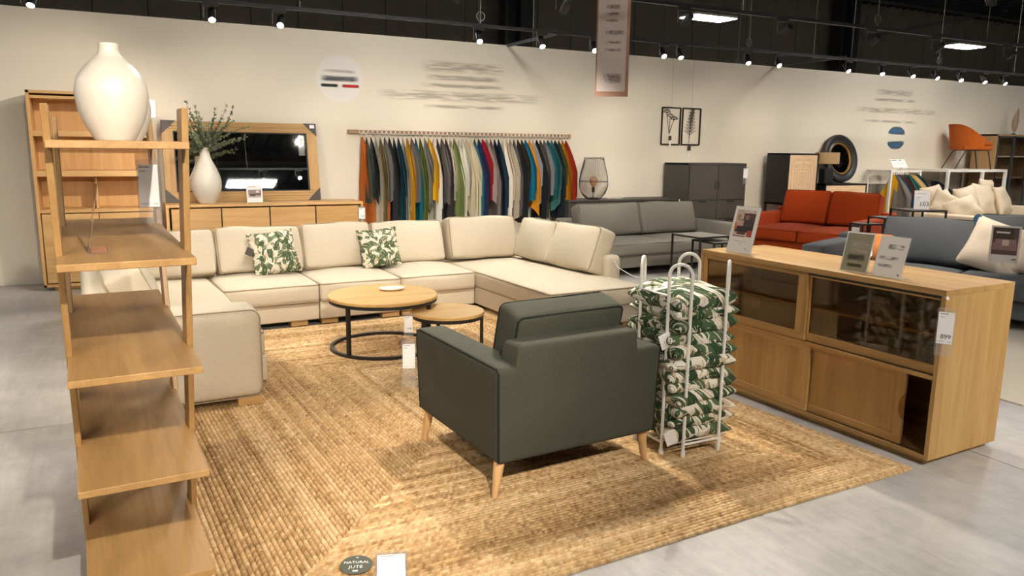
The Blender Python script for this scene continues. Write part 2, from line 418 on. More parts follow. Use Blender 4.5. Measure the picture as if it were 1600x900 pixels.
# steel frame of the hall
for i, (x, lab) in enumerate(((10.0, 'dark steel column behind the partition above the fabric swatch rail'), (22.9, 'dark steel column behind the partition right of the hanging banner'))):
    t = thing('steel_column', lab, 'column', (x, 19.6, 0), group='steel columns of the hall')
    obj('web', G().box(-.34, .34, -.03, .03, 0, 6.8), black_m, t); obj('flange', G().box(-.42, -.34, -.2, .2, 0, 6.8), steel_dark, t); obj('flange', G().box(.34, .42, -.2, .2, 0, 6.8), steel_dark, t)
    obj('casing', G().box(.05, .34, -.2, -.04, 0, 6.8), steel_dark, t)
for i, y in enumerate((-13, -9.5, -6, -2.5, 1, 4.5, 8, 11.5, 15, 18.3)):
    struct(obj('trim_%d' % (i+1), G().box(-22, 42, y-.08, y+.08, 6.45, 6.8).box(-22, 42, y-.18, y+.18, 6.42, 6.46), steel_dark))
rib = G()
for i in range(150): x = -21.8+i*.425; rib.box(x, x+.14, -16, 20, 6.72, 6.8)
struct(obj('trim_11', rib, ceil_m))
t = thing('roof_brace', 'grey diagonal steel brace under the roof at the top right', 'brace', (23.3, 19.2, 5.4)); obj('rod', G().bar((0, 0, 0), (6.5, -1.0, 1.4), .09, .12), plain('brace_steel', S(92,84,80), .5), t)
# linear ceiling panels in a regular grid
PX = [12.35+9.3*i for i in range(-3, 3)]; PY = (14.45, 6.45, -1.9, -10.4)
pl0 = None
for j, y in enumerate(PY):
    for i, x in enumerate(PX):
        lab = 'white ceiling panel light, %s from left in %s row from far wall' % (ordn(i), ordn(j))
        if (j, i) == (0, 3): lab = 'bright flat ceiling panel light right of the hanging banner'
        if (j, i) == (0, 4): lab = 'bright flat ceiling panel light at the far right above the wall'
        if pl0 is None:
            pl0 = t = thing('ceiling_panel_light', lab, 'ceiling light', (x, y, 4.5), R(0), 'ceiling panel lights')
            obj('diffuser', G().box(-.59, .59, -.29, .29, -.012, -.002), panel_m, t); obj('housing', G().box(-.6, .6, -.3, .3, 0, .05), white_m, t)
            for sx in (-.45, .45): obj('suspension_wire', G().cyl((sx, 0, .05), (sx, 0, 2.25), .004, n=5), steel_dark, t)
        else: t = dup(pl0, lab); t.location = (x, y, 4.5)
# lighting tracks
wire_grey = plain('wire_grey', S(120,116,112), .5)
def track(label, a, b_, z=2.87):
    t = thing('lighting_track', label, 'track', (a[0], a[1], z), group='black lighting tracks')
    A = Vector((0, 0, 0)); B = Vector((b_[0]-a[0], b_[1]-a[1], 0))
    obj('rail', G().bar(A, B, .034, .034), black_m, t)
    L = B.length; k = max(1, int(L/2.2))
    for i in range(k+1):
        p = A.lerp(B, (i+.37)/(k+1)); obj('suspension_wire', G().cyl(p+Vector((0, 0, .017)), p+Vector((0, 0, 3.6)), .0045, n=5), wire_grey, t)
        ring = [p+Vector((.05*math.cos(q), 0, .10+.05*math.sin(q))) for q in [2*PI*w/14 for w in range(14)]]
        if i % 2: obj('cable_loop', G().tube(ring, .005, 5, closed=True), wire_grey, t)
    return t
track('black lighting track hung along the top of the back wall', (-3, 8.2), (19, 8.2), 2.85)
track('second black lighting track further into the room at top right', (-3, 6.2), (19, 6.2), 2.88)
track('short cross track running back over the wall above the swatch rail', (4.75, 8.22), (4.75, 11.5), 2.845)
track('short cross track running back over the wall above the black cabinet', (9.65, 8.22), (9.65, 11.5), 2.88)
track('lighting track hung over the jute rug outside the frame', (-3, 4.2), (12, 4.2), 2.9)
track('lighting track hung behind the viewer outside the frame', (-3, -.3), (12, -.3), 2.9)
can_g = G().lathe([(.036, 0), (.036, .13), (.030, .145), (.012, .15)], 20).mesh('can'); can_g.materials.append(black_m)
ring_g = G().lathe([(.037, -.004), (.037, .012), (.031, .012), (.031, -.004), (.037, -.004)], 20).mesh('trim_ring'); ring_g.materials.append(black_m)
len_g = G().lathe([(.0, -.005), (.031, -.005), (.031, -.001), (0, -.001)], 20).mesh('lens'); len_g.materials.append(lens_m)
ad_g = G().box(-.08, .06, -.016, .016, -.045, -.012).mesh('adapter'); ad_g.materials.append(black_m)
br_g = G().tube([(0, 0, -.045), (-.075, 0, -.05), (-.075, 0, -.16)], .006, 6).mesh('bracket'); br_g.materials.append(plain('bracket_steel', S(96,90,84), .4))
_sp = {}
def spot(x, y, z, target, label, power=1., angle=58, col=SPOT_COL, blend=.75):
    t = thing('track_spotlight', label, 'spotlight', (x, y, z), group='track spotlights')
    for n_, me in (('adapter', ad_g), ('bracket', br_g)): obj(n_, me, None, t)
    p = Vector((0, 0, -.17)); d = (Vector(target)-Vector((x, y, z))-p).normalized()
    q = d.to_track_quat('-Z', 'Y')
    c = obj('can', can_g, None, t); c.location = p-d*.0; c.rotation_euler = q.to_euler()
    obj('trim_ring', ring_g, None, c); obj('lens', len_g, None, c)
    k = (round(power, 2), angle)
    if k not in _sp:
        l = bpy.data.lights.new('spot_beam', 'SPOT'); l.energy = SPOT_W*power; l.spot_size = R(angle); l.spot_blend = blend; l.color = col; l.shadow_soft_size = .035; _sp[k] = l
    lo = bpy.data.objects.new('spot_beam', _sp[k]); COL.objects.link(lo); lo.parent = t; lo.location = p+d*.012; lo.rotation_euler = q.to_euler()
    return t
AX = [-.59, .9, 1.54, 3.73, 4.54, 5.27, 6.32, 6.59, 7.75, 8.32, 9.71, 10.45, 11.16, 11.75, 12.35, 12.98, 13.54]
for i, x in enumerate(AX):
    spot(x, 8.2, 2.85, (x-.5+.35*math.sin(i*2.1), 6.2+.5*math.cos(i*1.7), .4), 'small black track spotlight, %s from the left on the track along the back wall' % ordn(i), .8 if i < 9 else .42, 64)
BX = [(-1.6, (-2.4, 9.5, 1.15), .4), (-.1, (1.2, 9.5, 1.15), .95), (1.3, (-.75, 9.5, 1.2), 1.7), (2.6, (3.0, 9.5, 1.15), .95), (3.64, (4.3, 9.5, 1.15), .95), (5.0, (5.6, 9.5, 1.15), .95), (6.3, (7.0, 9.5, 1.2), .95), (7.66, (8.6, 9.5, 1.2), .85), (8.79, (9.9, 9.5, 1.2), .75), (10.2, (11.5, 9.5, 1.2), .75), (11.6, (13.2, 9.3, 1.2), .75), (13., (15., 9., 1.2), .75)]
for i, (x, tg, pw) in enumerate(BX):
    spot(x, 6.2, 2.88, tg, 'black track spotlight, %s from the left on the second track' % ordn(i), pw*1.15, 54)
CX = [(-1.8, (-.6, 4.6, 0), 1.5), (-.6, (.3, 5.6, .4), 1.4), (1.2, (1.6, 6.6, .4), 1.6), (2.35, (1.75, 3.1, .0), 2.4), (3.0, (3.2, 6.4, .4), 1.6), (4.3, (3.2, 2.6, .2), 1.7), (5.2, (6.0, 7.6, .4), 1.6), (6.6, (7.2, 5.0, .5), 1.8), (8.2, (9.0, 7.4, .5), 1.2), (10., (11.6, 7.4, .6), 1.2)]
for i, (x, tg, pw) in enumerate(CX):
    spot(x, 4.2, 2.9, tg, 'black track spotlight over the rug outside the frame, %s from the left' % ordn(i), pw, 60)
DX = [(-2.2, (-1.0, 3.2, 0), 1.6), (-1.0, (.2, 3.0, .6), 1.1), (.5, (.5, 4.7, .3), 4.8), (1.6, (1.8, 1.9, .0), .8), (3.2, (3.9, 2.4, .4), 1.5), (4.6, (4.8, 2.0, 0), 1.6)]  # unseen row; spots added and boosted to brighten sofa arm and left floor
for i, (x, tg, pw) in enumerate(DX):
    spot(x, -.3, 2.9, tg, 'black track spotlight unseen behind the viewer, %s from the left' % ordn(i), pw, 60)
# ------------------------------------------------------------------ jute rug: concentric braided rows as real relief
import numpy as np
def build_rug():
    FL, FR, BR, BL = [np.array(p) for p in ((.09, 2.09), (3.31, 2.215), (3.08, 6.42), (-.16, 6.32))]
    Wd, Ht, w = 3.2, 4.2, .0205
    K = int(Wd/2/w); rs = np.random.RandomState(3)
    V = []; F = []; C = []; base = 0
    pal = np.array([S(206,166,116)[:3], S(230,198,154)[:3], S(184,140,92)[:3], S(164,138,100)[:3], S(220,182,132)[:3]])
    t1 = 0.
    for k in range(K):
        d = k*w; ln = 2*((Wd-2*d)+(Ht-2*d)); n = max(24, int(ln/.0115)); n -= n % 2
        u = np.arange(n)/n
        # walk the rectangle
        a, b = Wd-2*d, Ht-2*d; per = np.array([0, a, a+b, 2*a+b, 2*a+2*b]); s = u*per[-1]
        side = np.clip(np.searchsorted(per, s, side='right')-1, 0, 3); f = (s-per[side])/np.array([a, b, a, b])[side]
        rows = []
        ph = rs.rand()*6.28; st = s/.0225*np.pi+ph
        for off, h0, amp, pp in ((0, .0, 0, 0), (.16, .0085, .0022, 0), (.5, .0125, .0012, np.pi/2), (.84, .0085, .0022, np.pi), (1., .0, 0, 0)):
            dd = d+off*w
            x0, x1, y0, y1 = dd, Wd-dd, dd, Ht-dd
            x = np.select([side == 0, side == 1, side == 2, side == 3], [x0+(x1-x0)*f, x1+0*f, x1+(x0-x1)*f, x0+0*f])
            y = np.select([side == 0, side == 1, side == 2, side == 3], [y0+0*f, y0+(y1-y0)*f, y1+0*f, y1+(y0-y1)*f])
            z = h0+amp*np.sin(st+pp)+(rs.rand(n)-.5)*.0016
            jx = (rs.rand(n)-.5)*.002
            S_, T_ = x/Wd, y/Ht
            wob = .012*np.sin(T_*9+1)*(1-np.minimum(1, k/12))+.01*np.sin(S_*11)*(1-np.minimum(1, k/12))
            P = np.outer((1-S_)*(1-T_), FL)+np.outer(S_*(1-T_), FR)+np.outer(S_*T_, BR)+np.outer((1-S_)*T_, BL)
            rows.append(np.column_stack([P[:, 0]+jx+wob*.4, P[:, 1]+jx+wob*.4, z+.001]))
        V.append(np.stack(rows, 1).reshape(-1, 3))
        # colour: yarn tone drifts along each row
        t1 = .55*t1+.55*rs.randn()
        seg = np.interp(np.arange(n), np.arange(0, n+140, 140), rs.randn(len(np.arange(0, n+140, 140))))
        tone = .62*t1+.42*seg+.6*rs.randn(n)
        q = np.clip((tone+1.8)/3.6, 0, 1)[:, None]; cd_, cm_, cl_ = [np.array(S(*c)[:3]) for c in ((146,114,74), (199,164,117), (226,199,157))]
        col = np.where(q < .5, cd_+(cm_-cd_)*q*2, cm_+(cl_-cm_)*(q*2-1)); fl_ = rs.rand(n) < .05; col[fl_] *= np.array([.72, .62, .5])
        cc = np.repeat(col[:, None, :], 5, 1); C.append(cc.reshape(-1, 3))
        i = np.arange(n); j = (i+1) % n
        for q in range(4): F.append(np.column_stack([i*5+q, j*5+q, j*5+q+1, i*5+q+1])+base)
        base += n*5
    V = np.concatenate(V); F = np.concatenate(F); C = np.concatenate(C)
    m = bpy.data.meshes.new('rug'); m.vertices.add(len(V)); m.vertices.foreach_set('co', V.ravel().astype('f'))
    m.loops.add(F.size); m.loops.foreach_set('vertex_index', F.ravel().astype('i')); m.polygons.add(len(F))
    m.polygons.foreach_set('loop_start', (np.arange(len(F))*4).astype('i')); m.update(calc_edges=True)
    a = m.color_attributes.new('fibre', 'FLOAT_COLOR', 'POINT'); a.data.foreach_set('color', np.column_stack([C, np.ones(len(C))]).ravel().astype('f'))
    m.polygons.foreach_set('use_smooth', [True]*len(m.polygons))
    return m
m, nt, b_ = nodes('jute'); a_ = N(nt, 'VertexColor', layer_name='fibre'); tc = N(nt, 'TexCoord').outputs['Object']
no = N(nt, 'TexNoise', {'Vector': tc, 'Scale': 260., 'Detail': 3.}); n4 = N(nt, 'TexNoise', {'Vector': tc, 'Scale': 34., 'Detail': 2.})
k_ = N(nt, 'MapRange', {0: no.outputs[0], 1: .3, 2: .7, 3: .72, 4: 1.22}).outputs[0]; k2 = N(nt, 'MapRange', {0: n4.outputs[0], 1: .3, 2: .7, 3: .86, 4: 1.12}).outputs[0]
nt.links.new(mixc(nt, 1., mixc(nt, 1., a_.outputs[0], k_, 'MULTIPLY'), k2, 'MULTIPLY'), b_.inputs['Base Color']); b_.inputs['Roughness'].default_value = .9; b_.inputs['Specular IOR Level'].default_value = .15
bp = N(nt, 'Bump', {'Strength': .6, 'Distance': .003, 'Height': no.outputs[0]}); nt.links.new(bp.outputs[0], b_.inputs['Normal'])
t = tag(obj('jute_rug', build_rug(), m), 'large braided jute rug in straw tones under the green armchair', 'rug')
RUG = .012
# ------------------------------------------------------------------ hanging price pockets and printed cards
def price_tag(name, label, M, w=.065, h=.15, price=None, string=.05, extra=.05, group='hanging price pockets'):
    """M: frame whose origin is the hanging point, x across the face, y up; face normal +z"""
    t = thing(name, label, 'price tag', group=group); t.matrix_world = M
    obj('pocket', G().box(-w*.58, w*.58, -string-h-extra, -string, -.0012, .0012), pocket_m, t)
    obj('card', G().box(-w/2, w/2, -string-.02-h*.86, -string-.02, .0014, .0019), card_m, t)
    if string > .01: obj('string', G().tube([(-.006, -string, 0), (0, 0, 0), (.006, -string, 0)], .0008, 4), stringm, t)
    g = G()
    for (a, b2, y, hh) in ((-.42, .1, -.06, .025), (-.42, -.1, -.14, .015), (-.42, .0, -.80, .012), (.2, .42, -.80, .012)):
        g.box(a*w, b2*w, -string-.02+y*h, -string-.02+(y+hh)*h, .0019, .0021)
    obj('fine_print', g, inkg, t)
    if price: text('price', price, h*.17, ink, t, Matrix.Translation((.40*w, -string-.02-h*.72, .002)), 'RIGHT')
    return t
def stand_card(name, label, M, w, h, rects, frame_col=None, tilt=R(14), foot=.07, group=None, lines=None):
    """acrylic L stand on a top: M origin = bottom centre of the face, x right, y up the (vertical) direction, z toward the reader"""
    t = thing(name, label, 'sign', group=group); t.matrix_world = M
    T = Matrix.Rotation(-tilt, 4, 'X')
    obj('acrylic_plate', G().box(-w/2-.004, w/2+.004, 0, h+.004, -.004, -.0005).xf(T), acrylic, t)
    obj('acrylic_foot', G().box(-w/2-.004, w/2+.004, 0, .003, -foot, -.0005), acrylic, t)
    g = G(); g.box(-w/2, w/2, .002, h, -.0005, .0005, rects[0]); z = .0007
    for (x0, x1, y0, y1, c) in rects[1]:
        g.quad([(-w/2+x0*w, y0*h, z), (-w/2+x1*w, y0*h, z), (-w/2+x1*w, y1*h, z), (-w/2+x0*w, y1*h, z)], c); z += .00005
    obj('print', g.xf(T), print_m, t, smooth=False)
    for (x0, x1, y0, y1, mt) in (lines or []):
        obj('text_line', G().box(-w/2+x0*w, -w/2+x1*w, y0*h, y1*h, .0011, .0012).xf(T @ Matrix.Identity(4)), mt, t)
    return t, T
sm_dark = smear('soft_dark_print', S(70,70,60), .5, 160., .28, 14.); sm_grey = smear('soft_grey_print', S(130,122,114), .4, 260., .36, 18.); sm_pale = smear('soft_pale_print', S(200,196,176), .5, 260., .36, 14.)
# smear() fades along Generated x and z: remap for upright cards is not needed, cards are thin boxes in x,y
# ------------------------------------------------------------------ open oak ladder shelf in the foreground
A0 = R(2.45)
LO = (.115*math.cos(A0)-3.24*math.sin(A0), .115*math.sin(A0)+3.24*math.cos(A0), 0)
lt = thing('ladder_shelf', 'tall open oak shelf unit with five boards and slanted posts in the left foreground', 'shelf', LO, A0)
SH = [1.507, 1.158, .813, .468, .122]
for z in SH: obj('shelf_board', G().box(-.187, .185, -.74, .74, z-.023, z), lad[1], lt, bevel=.0025)
for sx in (-.192, .173):
    for sg in (-1, 1):
        g = G(); y = lambda z, o: sg*(-.058-.319*z-o)
        p = [(sx, y(0, 0)), (sx+.02, y(0, 0)), (sx+.02, y(0, .122)), (sx, y(0, .122))]
        top = 1.607
        g.hexa([(a, b2, 0) for a, b2 in p]+[(sx, y(top, 0), top), (sx+.02, y(top, 0), top), (sx+.02, y(top, .122), top), (sx, y(top, .122), top)])
        obj('post', g, lad[2], lt, bevel=.003)
def lad_pt(x, y, z=0):   # ladder local (x measured like the boards) to world
    return Vector((LO[0]+x*math.cos(A0)-y*math.sin(A0), LO[1]+x*math.sin(A0)+y*math.cos(A0), z))
def lathe_vase(name, label, loc, prof, group=None, extra=None):
    t = thing(name, label, 'vase', loc, group=group); obj('body', G().lathe(prof, 48), ceramic, t)
    zt = prof[-1][1]; rt_ = prof[-1][0]
    obj('rim', G().lathe([(rt_-.010, zt-.06), (rt_-.008, zt), (rt_-.003, zt+.004), (rt_, zt)], 48), ceramic, t); return t
def smooth_prof(pts, n=6):
    out = []
    P = [pts[0]]+list(pts)+[pts[-1]]
    for i in range(1, len(P)-2):
        for k in range(n):
            t_ = k/n; a, b2, c, d = P[i-1], P[i], P[i+1], P[i+2]
            out.append(tuple(.5*((2*b2[q])+(-a[q]+c[q])*t_+(2*a[q]-5*b2[q]+4*c[q]-d[q])*t_*t_+(-a[q]+3*b2[q]-3*c[q]+d[q])*t_**3) for q in (0, 1)))
    out.append(pts[-1]); return out
bigp = smooth_prof([(.068, 0), (.078, .015), (.108, .075), (.126, .140), (.1285, .190), (.116, .238), (.082, .284), (.048, .315), (.036, .338), (.036, .360)])
lathe_vase('white_vase', 'big white bottle vase on the top board of the oak ladder shelf', (-.004, 3.12, SH[0]), [(r*.91, z*.92) for r, z in bigp])
lathe_vase('white_vase', 'white vase almost hidden behind the big vase on the ladder shelf', (.040, 3.50, SH[0]), [(r*.72, z*.72) for r, z in bigp])
# acrylic stand seen edge-on
t = thing('acrylic_sign_holder', 'clear acrylic sign holder seen edge-on on the second ladder shelf board', 'sign holder', lad_pt(-.085, -.45, SH[1]), A0)
copper = plain('painted_copper_reflection', S(176,120,86), .35)  # copper tint paints a reflection in the acrylic foot, laid in as a sheet
obj('foot', G().box(-.018, .038, -.085, .085, 0, .003), acrylic, t); obj('reflection_sheet', G().box(-.010, .036, -.083, .083, .0032, .004), copper, t)
obj('plate', G().hexa([(-.019, -.085, .001), (-.016, -.085, .001), (-.016, .085, .001), (-.019, .085, .001), (.021, -.085, .215), (.024, -.085, .215), (.024, .085, .215), (.021, .085, .215)]), acrylic, t)
price_tag('price_tag', 'clear price pocket hanging under the top board of the ladder shelf', frame(lad_pt(.15, .42, SH[0]-.026), (math.cos(A0), math.sin(A0), 0), (0, .0, 1)) , .078, .21, None, .05, .08)
# ------------------------------------------------------------------ bookcase and sideboard against the back wall
bt = thing('bookcase', 'tall oak bookcase with open shelves above doors in the left corner', 'bookcase', (-.765, 8.98, 0))
BW, BD, BH = 1.095, .42, 2.0
obj('side_panel', G().box(0, .03, 0, BD, .04, BH), bko[2], bt, bevel=.002); obj('side_panel', G().box(BW-.03, BW, 0, BD, .04, BH), bko[2], bt, bevel=.002)
obj('top_panel', G().box(0, BW, 0, BD, BH-.028, BH), bko[0], bt, bevel=.002)
obj('inner_rail', G().box(.03, BW-.03, .008, BD, BH-.075, BH-.048), bko[0], bt); obj('back_panel', G().box(.03, BW-.03, BD-.02, BD, .04, BH-.03), bko[2], bt)
for z0, z1 in ((1.558, 1.612), (1.160, 1.220), (.795, .830)): obj('shelf', G().box(.03, BW-.03, .004, BD-.02, z0, z1), bko[0], bt, bevel=.002)
obj('divider', G().box(.53, .555, .12, BD-.02, .83, 1.16), bko[2], bt)
obj('bottom_panel', G().box(0, BW, 0, BD, .04, .07), bko[0], bt, bevel=.002); obj('plinth', G().box(.09, BW-.09, .05, BD-.02, 0, .04), bko[0], bt)
for x0, x1 in ((.038, BW/2-.004), (BW/2+.004, BW-.038)): obj('door', G().box(x0, x1, .006, .026, .082, .785), bko[0], bt, bevel=.002)
price_tag('price_tag', 'white price tag in a clear pocket at the top corner of the bookcase', frame((.335, 8.965, 1.97), (1, 0, 0), (0, 0, 1)), .09, .20, None, .01, .06)
st = thing('sideboard', 'long oak sideboard with four doors below the leaning mirror', 'sideboard', (.41, 8.88, 0))
SW, SD, SHh = 2.13, .48, .860
obj('top_panel', G().box(0, SW, 0, SD, SHh-.03, SHh), bko[0], st, bevel=.003); obj('bottom_panel', G().box(0, SW, 0, SD, .06, .09), bko[0], st)
for x in (0, SW-.03): obj('side_panel', G().box(x, x+.03, 0, SD, .09, SHh-.03), bko[2], st)
obj('back_panel', G().box(.03, SW-.03, SD-.015, SD, .09, SHh-.03), bko[0], st); obj('plinth', G().box(.1, SW-.1, .06, SD-.06, 0, .06), bko[0], st)
for i in range(4):
    x0 = .045+i*(SW-.09)/4; obj('door', G().box(x0+.007, x0+(SW-.09)/4-.007, .012, .032, .105, SHh-.045), bko[0], st, bevel=.002)
    if i: obj('divider', G().box(x0-.006, x0+.006, .03, .4, .09, SHh-.03), black_m, st)
price_tag('price_tag', 'white price tag hanging at the right end of the sideboard below the mirror', frame((2.52, 8.872, .845), (1, 0, 0), (0, 0, 1)), .075, .15, '1199', .04, .02)
# leaning mirror
mt_ = math.atan2(.15, .86)
mm = thing('floor_mirror', 'wide oak-framed mirror with dark metal corners leaning on the sideboard', 'mirror', (.44, 9.25, .862), rot=(-mt_, 0, 0))
MW, MH, FRM = 1.69, .905, .115
for nm, a in (('frame_board', (0, MW, 0, FRM)), ('frame_board', (0, MW, MH-FRM, MH)), ('frame_board', (0, FRM, FRM, MH-FRM)), ('frame_board', (MW-FRM, MW, FRM, MH-FRM))):
    g = G()
    if a[1]-a[0] > 1:   # reeded top and bottom boards
        for k in range(4): z0 = a[2]+(a[3]-a[2])*k/4; g.box(a[0], a[1], .004*(k % 2), .032, z0+.001, z0+(a[3]-a[2])/4-.001)
    else: g.box(a[0], a[1], 0, .032, a[2], a[3])
    obj(nm, g, oak[0] if a[1]-a[0] > 1 else oak[2], mm, bevel=.001)
obj('inner_lip', G().box(FRM-.002, FRM+.012, .010, .03, FRM, MH-FRM).box(MW-FRM-.012, MW-FRM+.002, .010, .03, FRM, MH-FRM).box(FRM, MW-FRM, .010, .03, FRM-.002, FRM+.01).box(FRM, MW-FRM, .010, .03, MH-FRM-.01, MH-FRM+.002), black_m, mm)
obj('glass', G().box(FRM, MW-FRM, .018, .022, FRM, MH-FRM), mirror_m, mm); obj('backing', G().box(.02, MW-.02, .026, .04, .02, MH-.02), black_m, mm)
cn = plain('dark_corner_metal', S(62,54,50), .5); CK = .15
for p in (((0, 0), (CK, 0), (0, CK)), ((MW, 0), (MW, CK), (MW-CK, 0)), ((0, MH), (0, MH-CK), (CK, MH)), ((MW, MH), (MW-CK, MH), (MW, MH-CK))):
    obj('corner_plate', G().prism(p, -.006, .036, 1), cn, mm)
obj('sticker', G().box(MW-.075, MW-.02, -.009, -.0065, MH-.055, MH-.015), card_m, mm)
obj('warranty_card', G().box(MW-FRM-.10, MW-FRM-.03, .010, .012, MH-FRM-.26, MH-FRM-.02), pocket_m, mm); obj('warranty_card', G().box(MW-FRM-.09, MW-FRM-.04, .008, .010, MH-FRM-.14, MH-FRM-.06), card_m, mm)
# teardrop vase with eucalyptus
vp = smooth_prof([(.075, 0), (.095, .02), (.142, .12), (.158, .21), (.145, .30), (.105, .40), (.066, .48), (.050, .54), (.052, .60)])
vt = lathe_vase('white_vase', 'white teardrop vase holding green eucalyptus branches on the sideboard', (.84, 9.03, .86), vp)
rl = random.Random(11)
leafA = plain('eucalyptus_leaf', S(136,146,116), .7, var=.25, vs_=30); leafB = plain('eucalyptus_leaf_dark', S(96,112,82), .7, var=.2, vs_=30); stem_m = plain('stem', S(92,82,58), .8)
def sprig(parent, base, d, L, rnd):
    d = Vector(d).normalized(); side = d.cross(Vector((0, 1, .3))).normalized(); pts = []; q = Vector(base)
    for i in range(9):
        pts.append(q.copy()); d = (d+Vector((rnd.uniform(-.12, .12), rnd.uniform(-.12, .12), rnd.uniform(-.10, .06)))).normalized(); q = q+d*L/8
    st_ = obj('branch', G().tube(pts, .004, 5, r1=.0015), stem_m, parent)
    g = G()
    for i in range(1, 9):
        for k in range(5 if i < 7 else 3):
            for s2 in (0, 1):
                p = pts[i].lerp(pts[i-1], k/5); ax = pts[i]-pts[i-1]; ax.normalize(); a = rnd.uniform(0, 6.28)
                o = ax.orthogonal().normalized(); o.rotate(Matrix.Rotation(a+s2*PI, 3, ax)); dirv = (o+ax*.8).normalized(); wv = dirv.cross(ax).normalized()
                l = rnd.uniform(.032, .052)*(1.15-i*.06); w = l*.36
                g.add([p, p+dirv*l*.5+wv*w, p+dirv*l, p+dirv*l*.5-wv*w, p+dirv*l*.5+o*.003], [(0, 1, 4), (1, 2, 4), (2, 3, 4), (3, 0, 4)])
    o = obj('leaves', g, rnd.choice((leafA, leafA, leafB)), st_); o['kind'] = 'stuff'
for (dx, dy, dz, L) in ((-.50, -.1, .9, .40), (-.30, -.2, 1., .56), (-.12, -.1, 1., .46), (.05, -.2, 1, .40), (.22, -.1, 1., .47), (.42, -.1, 1., .54), (.70, -.1, .95, .56), (1.0, -.15, .8, .54), (.85, -.2, .55, .42), (.5, -.3, .6, .34), (-.6, -.3, .5, .30), (-.2, -.5, .6, .30), (.2, -.5, .7, .34), (-.35, .1, .75, .42), (1.1, -.1, .55, .46), (.35, .1, .9, .36), (-.75, -.1, .75, .34), (.0, -.35, .9, .36), (.6, .0, .8, .44), (-.05, -.2, .55, .26), (-.7, -.2, .2, .22)):
    sprig(vt, (rl.uniform(-.02, .02), rl.uniform(-.02, .02), .56), (dx, dy, dz), L*1.05, rl)
stand_card('picture_card', 'small white card with a room photo standing on the sideboard', frame((1.335, 8.99, .862), (1, 0, 0), (0, 0, 1)), .17, .20,
   (S(240,238,234), [(.1, .92, .28, .72, S(150,130,124)), (.1, .92, .28, .42, S(196,180,170)), (.2, .55, .36, .5, S(84,62,62)), (.55, .9, .4, .52, S(110,86,78)), (.6, .8, .55, .68, S(214,204,196)), (.1, .6, .86, .9, S(190,188,184))]), tilt=R(8))
# ------------------------------------------------------------------ U-shaped beige sofa
A1 = R(3); SO = (.90, 6.22, 0)
sf = thing('corner_sofa', 'large U-shaped beige linen corner sofa with piped cushions on the jute rug', 'sofa', SO, A1)
def pipe(parent, loop, r=.006, m=None): return obj('piping', G().tube(loop, r, 6, closed=True), m, parent)
def rrect(x0, x1, y0, y1, z, r=.04, bow=0., n=5):
    out = []
    for cx, cy, a0 in ((x1-r, y1-r, 0), (x0+r, y1-r, 90), (x0+r, y0+r, 180), (x1-r, y0+r, 270)):
        for k in range(n+1): a = R(a0+90*k/n); out.append((cx+r*math.cos(a), cy+r*math.sin(a), z))
    return out
def wav(seed, amp=.006):
    rr = random.Random(seed); p = [rr.uniform(0, 6.28) for _ in range(8)]
    def f(q):
        x, y, z = q
        return [x+amp*.5*math.sin(9*z+p[0]+4*y), y+amp*.6*math.sin(7*x+p[1])*math.sin(5*z+p[2]), z+amp*math.sin(6*x+p[3])*math.sin(5*y+p[4])+amp*.5*math.sin(13*x+p[5]+7*y)]
    return f
def seat(parent, x0, x1, y0, y1, z0=.205, z1=.365, mat=None, pm=None, seed=0, crown=.035):
    w = wav(seed, .004)
    o = obj('seat_cushion', G().soft(x0+.004, x1-.004, y0, y1, z0, z1, .035, (.006, .006, .016, .0, 0, crown), 10, w), mat or linen, parent, ang=60)
    pp = pm or linen_pipe_shade
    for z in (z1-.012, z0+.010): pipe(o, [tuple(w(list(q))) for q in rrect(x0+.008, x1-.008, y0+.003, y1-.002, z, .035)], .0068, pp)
    return o
def lean_cushion(parent, cx, cy, zb, w, h, t, face, lean, mat, pm, seed=0, roll=0., puff=.05):
    """back cushion: box w x h x t standing on zb, front face looking along `face` (angle), leaning back"""
    wf = wav(seed, .006)
    g = G().soft(-w/2, w/2, -t/2, t/2, 0, h, .034, (.012, .012, puff, puff*.5, .0, .012), 10, wf)
    Mx = Matrix.Translation((cx, cy, zb)) @ Matrix.Rotation(face, 4, 'Z') @ Matrix.Rotation(-lean, 4, 'X') @ Matrix.Rotation(roll, 4, 'Y')
    o = obj('back_cushion', g.xf(Mx), mat, parent, ang=60)
    for yy in (-t/2+.010, t/2-.010):
        lp = [tuple(Mx @ Vector(wf([x, yy, z]))) for x, z, _ in rrect(-w/2+.008, w/2-.008, .008, h-.008, 0, .034)]
        pipe(o, lp, .0068, pm)
    return o
ZB0, ZB1 = .055, .215
def basebox(x0, x1, y0, y1, z0=ZB0, z1=ZB1): return obj('base', G().soft(x0, x1, y0, y1, z0, z1, .012, (0, 0, .004, .004, 0, 0), 3), linen, sf)
# bases
basebox(-.23, .535, .13, 1.20); basebox(.545, 1.265, .13, 1.20); basebox(1.275, 2.005, .13, 1.20)
basebox(2.015, 3.06, -1.14, 1.20); basebox(-1.18, -.235, -1.42, 1.20)
# seats
seat(sf, -.235, .54, .10, .95, seed=1); seat(sf, .54, 1.27, .10, .95, seed=2); seat(sf, 1.27, 2.01, .10, .95, seed=3)
seat(sf, 2.015, 2.98, -1.16, .95, seed=4, crown=.03); seat(sf, -.98, -.235, -1.40, .95, seed=5, crown=.03)
# back frames
obj('backrest', G().soft(-1.18, 3.06, .98, 1.20, ZB1, .52, .04, n=10), linen, sf)
obj('backrest', G().soft(2.90, 3.08, -.70, 1.05, ZB1, .56, .05, (0, .01, .01, 0, 0, .0), 8), linen, sf)
obj('backrest', G().soft(-1.20, -1.0, -1.45, 1.05, ZB1-.1, .58, .05, n=8), linen, sf)
